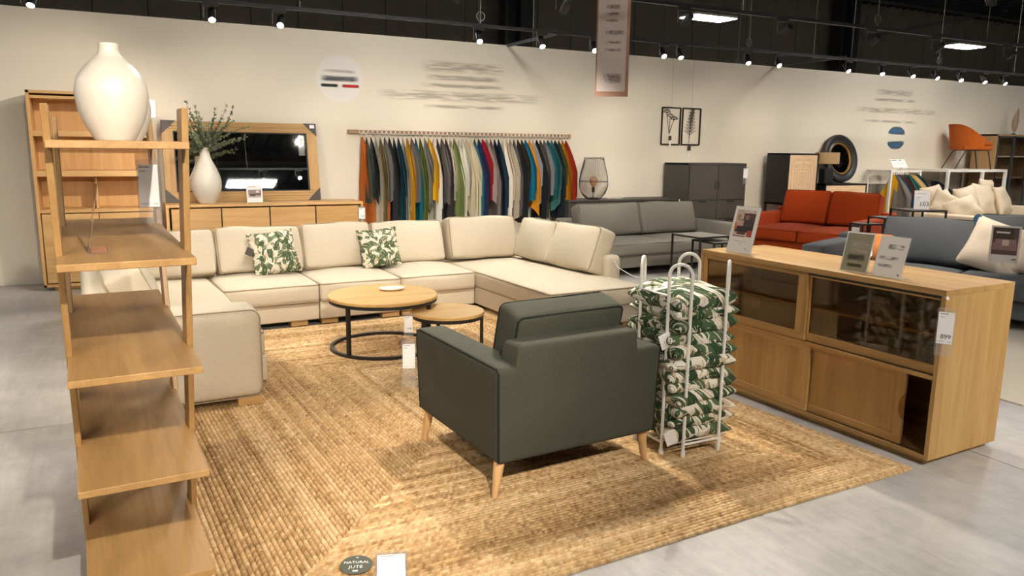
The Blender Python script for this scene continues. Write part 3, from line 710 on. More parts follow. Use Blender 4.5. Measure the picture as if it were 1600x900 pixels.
# near arm of the left wing
arm = obj('armrest', G().soft(-1.19, -.322, -1.725, -1.41, ZB0, .575, .055, (0, .006, .006, .006, 0, .006), 10), linen, sf, ang=60)
def side_loop(y): return [(x, y, z) for x, z, _ in rrect(-1.185, -.327, ZB0+.005, .572, 0, .06)]
pipe(arm, side_loop(-1.712), .004, linen_pipe_shade)
# back cushions along the wall side
for i, (x0, x1, h) in enumerate(((-.93, -.17, .40), (-.16, .575, .41), (.58, 1.235, .42), (1.24, 1.985, .41))):
    lean_cushion(sf, (x0+x1)/2, .79, .372, x1-x0-.01, h, .20, 0, R(20), linen, linen_pipe_shade, 20+i)
lean_cushion(sf, 2.40, .74, .385, .74, .42, .20, R(-2), R(14), linen, linen_pipe_shade, 31)
lean_cushion(sf, 2.80, .33, .385, .64, .41, .20, R(-90), R(17), linen, linen_pipe_shade, 32)
lean_cushion(sf, 2.82, -.30, .385, .66, .42, .20, R(-86), R(20), linen, linen_pipe_shade, 33, puff=.06)
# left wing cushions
lean_cushion(sf, -.86, .28, .385, .72, .33, .22, R(90), R(16), linen, linen_pipe_shade, 34)
lean_cushion(sf, -.86, -.50, .385, .74, .33, .24, R(90), R(22), linen, linen_pipe_shade, 35)
# oak block feet on the near faces
for (x0, x1, y0, y1) in ((.30, .44, .15, .25), (.56, .70, .15, .25), (1.10, 1.26, .15, .25), (1.29, 1.45, .15, .25), (2.05, 2.2, -1.1, -1.0), (2.8, 2.95, -1.1, -1.0), (-.47, -.335, -1.71, -1.60), (-1.1, -.96, -1.71, -1.60), (-1.1, -.95, 1.0, 1.1), (2.85, 3.0, 1.0, 1.1)):
    obj('foot', G().box(x0, x1, y0, y1, RUG-.004 if x0 > -.8 else 0, ZB0+.004), oak[0], sf, bevel=.003)
obj('underframe', G().box(-1.1, -.40, -1.5, 1.1, .018, ZB0).box(-.3, 2.1, .24, 1.1, .018, ZB0).box(2.12, 2.95, -1.02, 1.1, .018, ZB0), black_m, sf)
obj('tie_strap', G().tube([(2.98, -.69, .53), (3.0, -.74, .46), (3.06, -.86, .40), (3.09, -.93, .385)], .0035, 5), white_m, sf)
# throw pillows on the sofa
def sofa_pt(x, y, z): return Vector((SO[0]+x*math.cos(A1)-y*math.sin(A1), SO[1]+x*math.sin(A1)+y*math.cos(A1), z))
def throw(name, label, loc, w, h, t, mat, rz, lean, roll=0., group=None, cat='cushion', seed=0, tagm=None, noise=.05):
    """pillow standing on its edge: loc = bottom centre; rz turns the face, lean tips it back"""
    o = thing(name, label, cat, loc, group=group)
    o.rotation_euler = (Matrix.Rotation(rz, 3, 'Z') @ Matrix.Rotation(-lean, 3, 'X') @ Matrix.Rotation(roll, 3, 'Y')).to_euler()
    c = obj('cover', G().pillow(w, h, t, 16, .07, seed, noise), mat, o, ang=80)
    c.rotation_euler = (R(90), 0, 0); c.location = (0, 0, h/2)
    if tagm: tg = obj('care_label', G().box(-.03, .03, -.002, .002, -.035, .035), tagm[0], o); tg.location = tagm[1]; tg.rotation_euler = (0, R(35), 0)
    return o
lblm = plain('dark_label', S(60,52,42), .6)
throw('leaf_print_cushion', 'leaf-print cushion with dark hang label on the left of the long sofa seat', sofa_pt(.31, .535, .395), .41, .395, .13, leaf_m, A1+R(4), R(22), R(-5), 'leaf-print cushions on the sofa', seed=2, tagm=(lblm, (-.215, -.03, .23)))
throw('leaf_print_cushion', 'leaf-print cushion behind the coffee table on the long sofa seat', sofa_pt(1.255, .535, .395), .385, .375, .13, leaf_m, A1+R(-4), R(20), R(-4), 'leaf-print cushions on the sofa', seed=5)
# ------------------------------------------------------------------ nesting coffee tables
def round_table(label, c, r, h, legs, ring):
    t = thing('round_coffee_table', label, 'coffee table', (c[0], c[1], RUG), group='nesting round coffee tables')
    obj('table_top', G().lathe([(0, h-.022), (r-.002, h-.022), (r, h-.018), (r, h-.004), (r-.004, h), (0, h)], 64), tabletop_m, t)
    obj('rim', G().lathe([(r-.03, h-.047), (r-.006, h-.047), (r-.006, h-.022), (r-.03, h-.022), (r-.03, h-.047)], 64), black_m, t)
    for a in legs: x, y = (r-.018)*math.cos(R(a)), (r-.018)*math.sin(R(a)); obj('leg', G().box(-.012, .012, -.012, .012, 0, h-.03).xf(Matrix.Translation((x, y, 0)) @ Matrix.Rotation(R(a), 4, 'Z')), black_m, t)
    if ring:
        a0, a1 = ring; n = 56; g = G(); pts = []
        for k in range(n+1):
            a = R(a0+(a1-a0)*k/n); pts.append(a)
        for k in range(n):
            q = []
            for z in (0, .022):
                for a, rr in ((pts[k], r-.03), (pts[k], r-.006), (pts[k+1], r-.006), (pts[k+1], r-.03)): q.append((rr*math.cos(a), rr*math.sin(a), z))
            g.hexa(q)
        obj('base_ring', g, black_m, t)
    return t
round_table('large round oak coffee table with black ring base in front of the sofa', (1.695, 5.445), .405, .405, (213, -50, 12), (-40, 320))
round_table('small round oak side table tucked under the large coffee table', (2.055, 5.055), .265, .325, (205, -20, 85), None)
t = thing('stone_dish', 'small white oval dish on the large round coffee table', 'dish', (1.80, 5.56, .405+RUG), R(-8))
obj('body', G().lathe([(0, .0), (.055, .0), (.095, .012), (.098, .02), (.090, .024), (.05, .019), (0, .018)], 36, sx=1., sy=.62), plain('white_stone', S(238,230,214), .5, bump=.2, bs=60), t)
price_tag('price_tag', 'clear pocket with price card hanging from the large coffee table', frame((1.735, 5.00, .37+RUG), (.955, -.297, 0), (0, 0, 1)), .058, .135, '199', .03, .035)
# ------------------------------------------------------------------ green armchair seen from behind
A2 = R(3.4); AO = (1.343, 2.757, 0)
ch = thing('armchair', 'dark green fabric armchair seen from behind on the jute rug', 'armchair', AO, A2)
CW, CDp = .885, .86
def tap(q):   # sides draw in a little towards the floor
    x, y, z = q; k = (z-.16)/.43; return [x+(.012 if x < CW/2 else -.012)*(1-k), y+.012*(1-k)*(1 if y < .4 else -1), z]
zz0 = .162
def hump(q):
    x, y, z = tap(q); s_ = lambda t: max(0, min(1, t))**2*(3-2*max(0, min(1, t)))
    k = s_((x-.098)/.007)*s_((.742-x)/.007); return [x, y, z+.088*k*max(0, min(1, (z-.42)/.15))]
for x0, x1, nm in ((0, .165, 'armrest'), (CW-.165, CW, 'armrest')):
    o = obj(nm, G().soft(x0, x1, .02, CDp, zz0, .592, .022, (.004, .004, .003, .003, 0, .008), 8, tap), green_f, ch, ang=60)
    sx = x0+.006 if x0 < .1 else x1-.006
    obj('piping', G().tube([tuple(tap([sx, y, z])) for y, z in [(.004, zz0+.01), (.004, .3), (.004, .45), (.004, .572), (.02, .588), (.25, .590), (.5, .591), (.8, .590), (CDp-.01, .582), (CDp-.004, .5), (CDp-.004, zz0+.01)]], .0055, 6), green_pipe, o)
bk = obj('backrest', G().soft(-.001, CW+.001, -.004, .14, zz0-.001, .596, .026, (0, 0, .004, 0, 0, 0), 64, hump), green_f, ch, ang=70)
obj('seat_frame', G().soft(.14, CW-.14, .10, CDp-.01, zz0, .30, .015, n=4), green_f, ch)
sc_ = obj('seat_cushion', G().soft(.168, CW-.168, .13, CDp+.01, .29, .43, .04, (0, 0, 0, .01, 0, .03), 8), green_f, ch, ang=60)
pipe(sc_, rrect(.175, CW-.175, .14, CDp+.005, .42, .03), .005, green_pipe)
wf = wav(77, .004)
Mx = Matrix.Translation((.452, .30, .375)) @ Matrix.Rotation(R(1.5), 4, 'Z') @ Matrix.Rotation(R(-12), 4, 'X')
bc = obj('back_cushion', G().soft(-.298, .298, -.085, .085, 0, .435, .028, (.008, .008, .022, .03, 0, .012), 10, wf).xf(Mx @ Matrix.Rotation(R(26), 4, 'X') @ Matrix.Translation((0, 0, 0))), green_f, ch, ang=60)
Mx = Mx @ Matrix.Rotation(R(26), 4, 'X')
for yy in (-.078, .078): pipe(bc, [tuple(Mx @ Vector(wf([x, yy, z]))) for x, z, _ in rrect(-.292, .292, .006, .429, 0, .03)], .006, green_pipe)
for (x, y, dx, dy) in ((.045, .055, -.035, -.02), (CW-.05, .06, .02, -.01), (.05, CDp-.06, -.03, .0), (CW-.05, CDp-.06, .03, .0)):
    obj('leg', G().lathe([(.0, 0), (.013, 0), (.015, .004), (.026, .165), (0, .165)], 20).xf(Matrix(((1, 0, -dx/.165, x+dx), (0, 1, -dy/.165, y+dy), (0, 0, 1, RUG-.003), (0, 0, 0, 1)))), legwood, ch)
price_tag('price_tag', 'clear price pocket hanging beside the front of the green armchair', frame((1.262, 3.635, .545), (.955, -.297, 0), (0, 0, 1)), .062, .15, None, .02, .10)
# ------------------------------------------------------------------ white wire rack with leaf-print cushions
rk = thing('wire_rack', 'white tubular rack with four hooped corners beside the green armchair', 'rack', (2.495, 2.985, RUG))
HR = .186; CC = .075; TOP = .955
def hoop(p, q):
    p, q = Vector(p), Vector(q); mid = (p+q)/2; r = (q-p).length/2; d = (q-p).normalized(); z0 = TOP-r
    pts = [p+Vector((0, 0, .0)), p+Vector((0, 0, z0*.5)), p+Vector((0, 0, z0))]
    for k in range(1, 12): a = PI*k/12; pts.append(mid-d*r*math.cos(a)+Vector((0, 0, z0+r*math.sin(a))))
    pts += [q+Vector((0, 0, z0)), q+Vector((0, 0, z0*.5)), q+Vector((0, 0, 0))]
    o = obj('hoop', G().tube(pts, .0085, 10), white_m, rk)
    for e in (p, q): obj('foot_cap', G().lathe([(0, -.004), (.012, -.004), (.0125, .02), (.009, .034), (0, .034)], 12, tuple(e)), white_m, o)
for sx in (-1, 1):
    for sy in (-1, 1): hoop((sx*HR, sy*(HR-CC), 0), (sx*(HR-CC), sy*HR, 0))
for z, r in ((.80, .005), (.06, .0065)):
    e = HR-CC
    for a, b2 in (((-e, -HR), (e, -HR)), ((-e, HR), (e, HR)), ((-HR, -e), (-HR, e)), ((HR, -e), (HR, e))):
        if z > .5 and a[1] == -HR and b2[1] == -HR: continue
        if z > .5 and a == (-HR, -e): pass
        obj('cross_rail', G().cyl((a[0], a[1], z), (b2[0], b2[1], z), r, n=8), white_m, rk)
g = G()
for k in range(7): y = -HR+.03+k*(2*HR-.06)/6; g.cyl((-HR, y, .062), (HR, y, .062), .004, n=6)
obj('base_grid', g, white_m, rk)
NP = 12; zc = .075+RUG; rp = random.Random(5)
for i in range(NP):
    th = .060+(.012 if i == NP-1 else 0)+rp.uniform(-.004, .004)
    pos = 'topmost' if i == NP-1 else ('lowest' if i == 0 else ordn(NP-1-i)+' from the top')
    t = thing('leaf_print_cushion', 'leaf-print cushion in the white rack, %s of its stack' % pos, 'cushion', (2.495+rp.uniform(-.012, .012), 2.985+rp.uniform(-.012, .012), zc+th/2), R(rp.uniform(-4, 4)), 'leaf-print cushions stacked in the white rack')
    t.rotation_euler = (R(rp.uniform(-2, 2)), R(rp.uniform(-2, 2)), R(rp.uniform(-4, 4)))
    obj('cover', G().pillow(.388, .388, th*1.7, 18, .085, 40+i, .10, .42), leaf_rack, t, ang=80)
    if i in (0, 4, 8):
        e = {0: (-.18, -.2, .0), 4: (.2, -.15, .0), 8: (-.19, -.16, 0)}[i]
        lb = obj('hang_tag', G().box(-.03, .03, -.0015, .0015, -.04, .04), card_m if i != 4 else plain('green_hang_tag', S(62,72,52), .6), t); lb.location = e; lb.rotation_euler = (R(10), R(40 if i == 4 else -25), R(-10))
    zc += th
# ------------------------------------------------------------------ display cabinet with sliding doors
cb = thing('display_cabinet', 'oak cabinet with smoked glass sliding doors above wooden sliding doors', 'cabinet', (3.398, 2.208, 0), R(2.45))
KL, KD, KH = 1.63, .575, .872
obj('top_panel', G().box(0, KD, 0, KL, KH-.03, KH), oak[1], cb, bevel=.002)
obj('end_panel', G().box(0, KD, 0, .022, .03, KH-.03), oak[2], cb, bevel=.0015); obj('end_panel', G().box(0, KD, KL-.022, KL, .03, KH-.03), oak[2], cb, bevel=.0015)
obj('bottom_panel', G().box(0, KD, .022, KL-.022, .03, .052), oak[1], cb); obj('plinth', G().box(.03, KD-.03, .03, KL-.03, 0, .03), oak[1], cb)
obj('middle_shelf', G().box(0, KD-.02, .022, KL-.022, .432, .452), oak[1], cb); obj('back_panel', G().box(KD-.02, KD-.005, .022, KL-.022, .052, KH-.03), oak[1], cb)
obj('top_rail', G().box(.004, .06, .022, KL-.022, KH-.043, KH-.03), black_m, cb)
for z in (.0525, .4525): obj('sliding_groove', G().box(.010, .016, .022, KL-.022, z, z+.0015).box(.026, .032, .022, KL-.022, z, z+.0015), black_m, cb)
obj('inner_shelf', G().box(.06, KD-.03, .03, KL-.03, .63, .642), oak[1], cb); obj('partition', G().box(.05, KD-.02, .80, .82, .052, .432), oak[2], cb); obj('partition', G().box(.05, KD-.02, .80, .82, .452, .84), oak[2], cb)
def framed_door(name, y0, y1, z0, z1, x, sides, pane, pm, rail=.045, notch=None, stile=None):
    d = obj(name, G().box(x, x+.016, y0, y1, z0, z0+rail).box(x, x+.016, y0, y1, z1-rail*.55, z1), oak[1], cb, bevel=.0012)
    s0, s1 = sides
    if not notch: obj('stile', G().box(x, x+.0165, y0, y0+s0, z0+rail, z1-rail*.55), oak[2], d)
    if notch:
        za, zb = notch; R0 = (zb-za)/2
        poly = [(y0, z0+rail), (y0, za)]+[(y0+.028*math.sin(PI*k/10)**.6, za+(zb-za)*k/10) for k in range(1, 10)]+[(y0, zb), (y0, z1-rail*.55), (y0+s0, z1-rail*.55), (y0+s0, z0+rail)]
        obj('stile', G().prism(poly, x, x+.0165, 0), oak[2], d); obj('finger_pull', G().prism([(y0+.028*math.sin(PI*k/10)**.6+.001, za+(zb-za)*k/10) for k in range(11)], x+.010, x+.0155, 0), wood('pull_oak', S(140,90,44), S(170,118,66), 1), d)
    obj('stile', G().box(x, x+.0165, y1-s1, y1, z0+rail, z1-rail*.55), oak[2], d)
    obj('pane' if pm is smoke else 'door_panel', G().box(x+.009, x+.013, y0+s0-.002, y1-s1+.002, z0+rail-.002, z1-rail*.55+.002), pm, d)
    return d
framed_door('sliding_glass_door', .024, .815, .455, .842, .022, (.012, .04), None, smoke)
framed_door('sliding_glass_door', .785, KL-.024, .455, .842, .004, (.065, .03), None, smoke)
framed_door('sliding_wood_door', .166, .90, .055, .430, .022, (.045, .04), None, oak[2], rail=.04, notch=(.18, .32))
framed_door('sliding_wood_door', .733, KL-.024, .055, .430, .004, (.055, .04), None, oak[2], rail=.04)
obj('screw_cap', G().lathe([(0, 0), (.010, 0), (.010, .004), (.008, .006), (0, .006)], 20).xf(Matrix.Translation((.006, 0, .835)) @ Matrix.Rotation(R(90), 4, 'X') @ Matrix.Rotation(0, 4, 'X')), white_m, cb)
aC = R(2.45)
price_tag('price_tag', 'clear price pocket with 899 on the near end of the display cabinet', frame((3.384, 2.186, .80), (.54, -.84, 0), (0, 0, 1)), .066, .175, '899', .005, .055)
def cab_pt(x, y, z=KH): return Vector((3.398+x*math.cos(aC)-y*math.sin(aC), 2.208+x*math.sin(aC)+y*math.cos(aC), z))
# signs on the cabinet top, facing the aisle
def sgn_frame(p, ang): return frame(p, (math.cos(ang), math.sin(ang), 0), (0, 0, 1))
pic = [(.10, .86, .36, .93, S(196,176,158)), (.40, .86, .62, .86, S(92,60,56)), (.40, .86, .45, .62, S(58,44,50)), (.10, .86, .36, .45, S(206,178,160)), (.14, .86, .45, .58, S(40,32,32)), (.32, .86, .58, .72, S(64,50,58)), (.24, .44, .58, .70, S(196,150,130)), (.16, .3, .70, .82, S(170,130,110)), (.10, .2, .50, .64, S(196,104,52)), (.48, .62, .72, .82, S(140,100,84)), (.25, .6, .40, .46, S(92,48,34)), (.66, .86, .36, .5, S(176,72,44)), (.10, .60, .35, .37, S(120,90,84)), (.2, .72, .255, .262, S(150,148,144)), (.42, .56, .20, .21, S(150,148,144))]
t, T = stand_card('picture_sign', 'white acrylic sign with a dark sofa photo at the far end of the display cabinet', sgn_frame(cab_pt(.075, 1.385), R(-86)), .20, .295, (S(238,234,228), pic), tilt=R(14))
text('title', 'LLIMOS', .032, card_m, t, T @ Matrix.Translation((-.02, .868*.295, .0012))); text('mark', 'R...', .014, ink, t, T @ Matrix.Translation((.045, .09*.295, .0012)))
t, T = stand_card('olive_sign', 'olive green blurred sign in a white frame on the display cabinet', sgn_frame(cab_pt(.085, .57), R(-82)), .155, .215, (S(240,238,232), [(.03, .97, .02, .97, S(140,132,106))]), tilt=R(15), lines=[(.18, .9, .60, .80, sm_pale), (.15, .85, .28, .46, sm_dark), (.12, .9, .50, .6, sm_pale), (.2, .8, .12, .22, sm_dark)])
t, T = stand_card('white_sign', 'white sign with blurred grey text nearest the camera on the display cabinet', sgn_frame(cab_pt(.075, .37), R(-90)), .165, .215, (S(226,220,212), [(.86, .93, .08, .12, S(120,118,114))]), tilt=R(15), lines=[(.3, .9, .68, .82, sm_grey), (.08, .8, .42, .52, sm_grey), (.1, .66, .24, .33, sm_grey)])
# rug tags in the near corner
M = frame((.66, 2.50, .020), (.93, -.36, 0), (.36, .93, .05))
t = thing('round_hang_tag', 'round dark green hang tag reading JUTE on the jute rug', 'tag'); t.matrix_world = M
obj('disc', G().lathe([(0, 0), (.058, 0), (.058, .0015), (0, .0015)], 40), plain('dark_green_card', S(72,76,60), .6), t)
text('lettering', 'NATURAL', .020, card_m, t, Matrix.Translation((0, .008, .002)), 'CENTER'); text('lettering', 'JUTE', .024, card_m, t, Matrix.Translation((0, -.022, .002)), 'CENTER')
obj('eyelet', G().box(-.004, .004, .042, .046, .0015, .002), card_m, t); obj('mark', G().box(-.009, -.001, -.043, -.034, .0015, .002).box(.001, .009, -.043, -.034, .0015, .002), card_m, t)
t = price_tag('price_tag', 'clear price pocket lying on the near corner of the jute rug', frame((.80, 2.53, .022), (.93, -.30, 0), (.30, .93, .06)), .10, .20, None, .0, .03)
# ------------------------------------------------------------------ fabric swatches on a wall rail
rail = tag(obj('swatch_rail', G().box(2.545, 5.735, 9.478, 9.53, 1.655, 1.700), wood('rail_oak', S(150,118,88), S(186,150,114), 0), bevel=.003), 'long wooden wall rail carrying the row of hanging fabric swatches', 'rail')
SWC = [('burnt orange', 176,96,40), ('grey-green', 74,80,74), ('dark sage', 66,74,66), ('off-white', 222,212,192), ('olive tan', 138,122,78), ('ash grey', 128,122,116), ('charcoal', 52,52,56), ('slate', 66,70,78), ('petrol blue', 34,78,92), ('cream', 220,208,186), ('mustard', 200,150,24), ('stone grey', 126,118,110), ('turquoise', 14,118,140), ('moss green', 112,120,48), ('pale grey', 166,164,154), ('bright yellow', 226,172,22), ('white', 228,226,216), ('graphite', 82,78,78), ('taupe grey', 110,102,98), ('dark brown-grey', 66,58,58), ('light cream', 230,220,196), ('olive green', 124,136,76),
 ('ivory', 214,210,188), ('pearl', 222,218,202), ('sand', 214,202,172), ('ecru', 224,214,184), ('teal', 36,108,124), ('indigo', 50,54,92), ('crimson', 190,26,46), ('light taupe', 166,154,144), ('taupe', 124,112,106), ('midnight blue', 26,40,58), ('navy', 34,54,70), ('pale cream', 232,222,204), ('beige', 214,196,168), ('greige', 172,162,142), ('brown-grey', 92,84,82), ('anthracite', 44,46,48), ('dark brown', 74,62,56), ('sea blue', 22,112,140), ('amber', 224,150,30), ('lilac white', 206,202,208), ('black', 28,30,34), ('khaki brown', 88,80,70), ('dove grey', 118,116,116), ('deep teal', 30,92,100), ('sea green', 70,130,124), ('blue-black', 26,34,46), ('dark olive', 84,88,48), ('golden orange', 214,138,14), ('rust red', 150,44,20)]
cloth_noise = {}
ring_me = G().tube([(.026*math.cos(2*PI*k/16), 0, .026*math.sin(2*PI*k/16)) for k in range(16)], .0042, 6, closed=True).mesh('ring'); ring_me.materials.append(white_m)
def cloth_mesh(w0, back, length, seed, corner=False):
    """cloth held at one point: a sheet that hangs out from the wall, with folds; depth along -y"""
    rr = random.Random(seed); p = [rr.uniform(0, 6.28) for _ in range(4)]; g = G(); nu, nv = 12, 16
    for side in (0, 1):
        vs = []; fs = []
        for j in range(nv+1):
            t_ = j/nv; sp = min(1., .06+1.5*t_**.8) if not corner else min(1., .05+1.25*t_)
            for i in range(nu+1):
                u = i/nu
                y = back*sp*(1-u)-w0*sp*u
                x = (.018*math.sin(u*9+p[0])+.010*math.sin(u*17+p[1]))*min(1, t_*3)*(1 if side == 0 else .8)+(side-.5)*.016*min(1, t_*4)+.03*(side-.5)*t_*math.sin(PI*u)
                L = length*(1-.16*(1-abs(2*u-1))*math.sin(p[2])) if side == 0 else length*.80*(1+.12*math.sin(3*u+p[3]))
                vs.append((x, y, -t_*L))
        for j in range(nv):
            for i in range(nu): a = j*(nu+1)+i; fs.append((a, a+1, a+nu+2, a+nu+1))
        g.add(vs, fs)
    return g
NS = len(SWC); rc = random.Random(21); seen = {}
for i, (nm, r_, g_, b2) in enumerate(SWC):
    x = 2.70+(5.63-2.70)*i/(NS-1)
    if i == 0: lab = '%s fabric swatch at the left end of the wall rail' % nm
    elif i == NS-1: lab = '%s fabric swatch at the right end of the wall rail' % nm
    else: lab = '%s fabric swatch hanging between the %s and %s swatches' % (nm, SWC[i-1][0], SWC[i+1][0])
    t = thing('fabric_swatch', lab, 'fabric swatch', (x, 9.455, 1.655), group='fabric swatches on the wall rail')
    obj('ring', ring_me, None, t).location = (0, -.0, .022)
    obj('hook', G().cyl((0, 0, 0), (0, 0, -.045), .003, n=6), white_m, t)
    long = (i in (0, 8)) or rc.random() < .62
    L = rc.uniform(1.0, 1.12) if long else rc.uniform(.74, .86)
    fm = fabric('swatch_'+nm.replace(' ', '_'), S(r_, g_, b2), .08, (120, 120, 120), .2)
    c = obj('cloth', cloth_mesh(.30 if i else .36, .05, L, 100+i, i == 0), fm, t, ang=70); c.location = (0, 0, -.04)
    c.rotation_euler = (0, 0, R(rc.uniform(-3, 6) + (50 if i == 0 else 0)))
# ------------------------------------------------------------------ marks on the wall
def decal(parent, name, x0, x1, z0, z1, mat, y=9.527): return obj(name, G().box(x0, x1, y, y+.001, z0, z1), mat, parent)
sm_wall = smear('soft_wall_print', S(140,124,94), .2, 34., .34); sm_wall2 = smear('soft_wall_title', S(150,134,104), .17, 40., .36); sm_navy = smear('soft_navy_print', S(70,76,86), .5, 60., .30); sm_red = smear('soft_red_print', S(190,30,30), 1., 10., .05); sm_blk = smear('soft_black_print', S(40,44,40), 1., 10., .05); sm_blue = smear('soft_blue_disc', S(70,106,136), .9, 14., .12)
t = thing('wall_lettering', 'blurred brown lettering block on the wall above the fabric swatches', 'lettering', (4.1, 9.53, 2.3))
for (x0, x1, z0, z1, mt) in ((3.50, 4.72, 2.44, 2.60, sm_wall2), (3.56, 4.66, 2.345, 2.425, sm_wall), (3.48, 4.72, 2.255, 2.315, sm_wall), (2.90, 5.34, 2.08, 2.225, sm_wall2), (3.52, 4.72, 1.995, 2.045, sm_wall)):
    o = decal(t, 'text_line', x0-4.1, x1-4.1, z0-2.3, z1-2.3, mt, -.004)
t = thing('wall_lettering', 'blurred brown lettering block on the wall above the blue disc', 'lettering', (12.6, 9.53, 2.3))
for (x0, x1, z0, z1, mt) in ((12.0, 13.05, 2.50, 2.62, sm_wall2), (11.95, 13.15, 2.40, 2.46, sm_wall), (11.5, 13.75, 2.19, 2.30, sm_wall2), (11.75, 13.25, 2.03, 2.08, sm_wall)):
    decal(t, 'text_line', x0-12.6, x1-12.6, z0-2.3, z1-2.3, mt, -.004)
def disc(x, z, r, mat, label, nm):
    t = thing(nm, label, 'emblem', (x, 9.53, z)); obj('disc', G().lathe([(0, 0), (r, 0), (r, .003), (0, .003)], 48).xf(Matrix.Rotation(R(90), 4, 'X')), mat, t); return t
t = disc(2.47, 2.305, .285, plain('pale_disc', S(232,226,218), .6), 'white round emblem with blurred dark text and a red dash on the wall', 'wall_emblem')
for (x0, x1, z0, z1, mt) in ((-.24, .24, -.04, .035, sm_navy), (-.22, .22, .06, .11, sm_wall2), (-.24, -.02, -.105, -.065, sm_blk), (.02, .24, -.105, -.065, sm_red)): decal(t, 'text_line', x0, x1, z0, z1, mt, -.0055)
t = thing('wall_emblem', 'small blurred blue round emblem with a pale stripe on the wall', 'emblem', (12.67, 9.53, 1.77))
for s_ in (-1, 1):
    obj('half_disc', G().prism([(.25*math.cos(R(a)), s_*(.02+.19*math.sin(R(a)))) for a in range(8, 173, 12)][::s_], -.004, -.003, 1), sm_blue, t)
# two wire wall pictures hung on threads
def wall_pic(label, x, kind):
    t = thing('wire_wall_picture', label, 'wall decor', (x, 9.51, 1.585), group='wire wall pictures')
    w, h = .345, .545
    pf = G()
    for a, b2 in (((0, 0), (w, 0)), ((w, 0), (w, h)), ((w, h), (0, h)), ((0, h), (0, 0))): pf.bar((a[0], 0, a[1]), (b2[0], 0, b2[1]), .014, .02)
    obj('frame', pf, brass_d, t); obj('thread', G().cyl((w/2, 0, h), (w/2, .015, 1.265), .0012, n=4), wire_grey, t)
    if kind:   # fern
        sp = [(w*.42+.05*q*q, 0, .02+.50*q) for q in [k/10 for k in range(11)]]
        st_ = obj('stem', G().tube(sp, .0035, 5), brass_d, t); g = G(); rr = random.Random(4)
        for k in range(1, 11):
            for s2 in (-1, 1):
                if k < 3: continue
                b3 = Vector(sp[k]); L = .125*(1-(k-2)/9.5)+.015; d = Vector((s2*.92, 0, .38)); tip = b3+d*L
                for q in range(7):
                    p = b3.lerp(tip, q/6.5); l = .032*(1-q/9); 
                    for s3 in (-1, 1):
                        e = Vector((d.x*.3-s3*d.z, 0, d.z*.3+s3*d.x)).normalized()
                        g.add([p, p+e*l*.5+d*.006+Vector((0, -.002, 0)), p+e*l, p+e*l*.5-d*.006+Vector((0, -.002, 0))], [(0, 1, 2), (0, 2, 3)])
        o = obj('leaflets', g, brass_d, st_); o['kind'] = 'stuff'
        obj('price_label', G().box(w*.36, w*.36+.06, -.006, -.003, -.09, -.02), lblm, t); obj('price_label', G().box(w*.34, w*.34+.05, -.006, -.003, -.17, -.13), card_m, t)
    else:      # umbellifer
        for (bx, ex_, ez, n_) in ((.14, .085, .46, 9), (.15, .225, .36, 11), (.15, .15, .40, 8)):
            tip = Vector((ex_, 0, ez)); st_ = obj('stem', G().tube([(bx, 0, .16), ((bx+ex_)/2, 0, (.16+ez)/2+.02), tip], .0035, 5), brass_d, t); g = G()
            for q in range(n_):
                a = R(20+140*q/(n_-1)); e = tip+Vector((.062*math.cos(a), -.004, .055*math.sin(a))); g.tube([tip, e], .0018, 4); g.lathe([(0, -.009), (.008, -.004), (.009, .003), (0, .008)], 7, tuple(e))
            obj('umbel', g, brass_d, st_)
        obj('price_label', G().box(w*.40, w*.40+.05, -.006, -.003, .06, .13), lblm, t); obj('price_label', G().box(w*.42, w*.42+.035, -.008, -.006, -.03, .06), card_m, t)
brass_d = plain('dark_brass', S(60,50,38), .45, .6)
wall_pic('wire wall picture of a flowering umbel, left of the pair above the dark cabinet', 7.345, 0)
wall_pic('wire wall picture of a fern, right of the pair above the dark cabinet', 7.735, 1)
# ------------------------------------------------------------------ hanging banner
bw = plain('banner_white', S(226,214,210), .6, var=.04, vs_=3); bp_ = plain('banner_photo', S(196,150,124), .6, var=.35, vs_=2.5)
t = thing('hanging_banner', 'narrow two-sided white and pink banner hanging from the ceiling', 'banner', (3.56, 5.5, 1.93), R(-30))
bn = G()
def bend(x, z): return .02*math.sin(z*3)+.015*math.sin(x*9)
def sheet(x0, x1, z0, z1, y0, n=14):
    g = G(); vs = []; fs = []
    for j in range(n+1):
        z = z0+(z1-z0)*j/n
        for x in (x0, (x0+x1)/2, x1): vs.append((x, y0+bend(x, z), z))
    for j in range(n):
        for i in range(2): a = j*3+i; fs.append((a, a+1, a+4, a+3))
    return g.add(vs, fs)
BWd = .255
obj('photo_print', sheet(-.012, BWd+.006, 0, 1.25, .004), bp_, t); obj('white_panel', sheet(.0, BWd-.02, .04, 1.25, 0), bw, t)
for (z0, z1, x0, x1) in ((.69, .73, .05, .18), (.64, .67, .06, .17), (.59, .615, .03, .17), (.49, .53, .02, .22), (.42, .445, .03, .20), (.36, .385, .03, .20), (.10, .19, .02, .21)):
    obj('text_line', G().box(x0, x1, -.008+bend(.2, (z0+z1)/2), -.004+bend(.2, (z0+z1)/2), z0, z1), sm_grey, t)
for x in (.02, BWd-.02): obj('suspension_wire', G().cyl((x, .01, 1.25), (x, .01, 4.8), .002, n=5), wire_grey, t)
obj('top_bar', G().box(-.03, BWd+.03, -.01, .03, 1.24, 1.27), black_m, t)
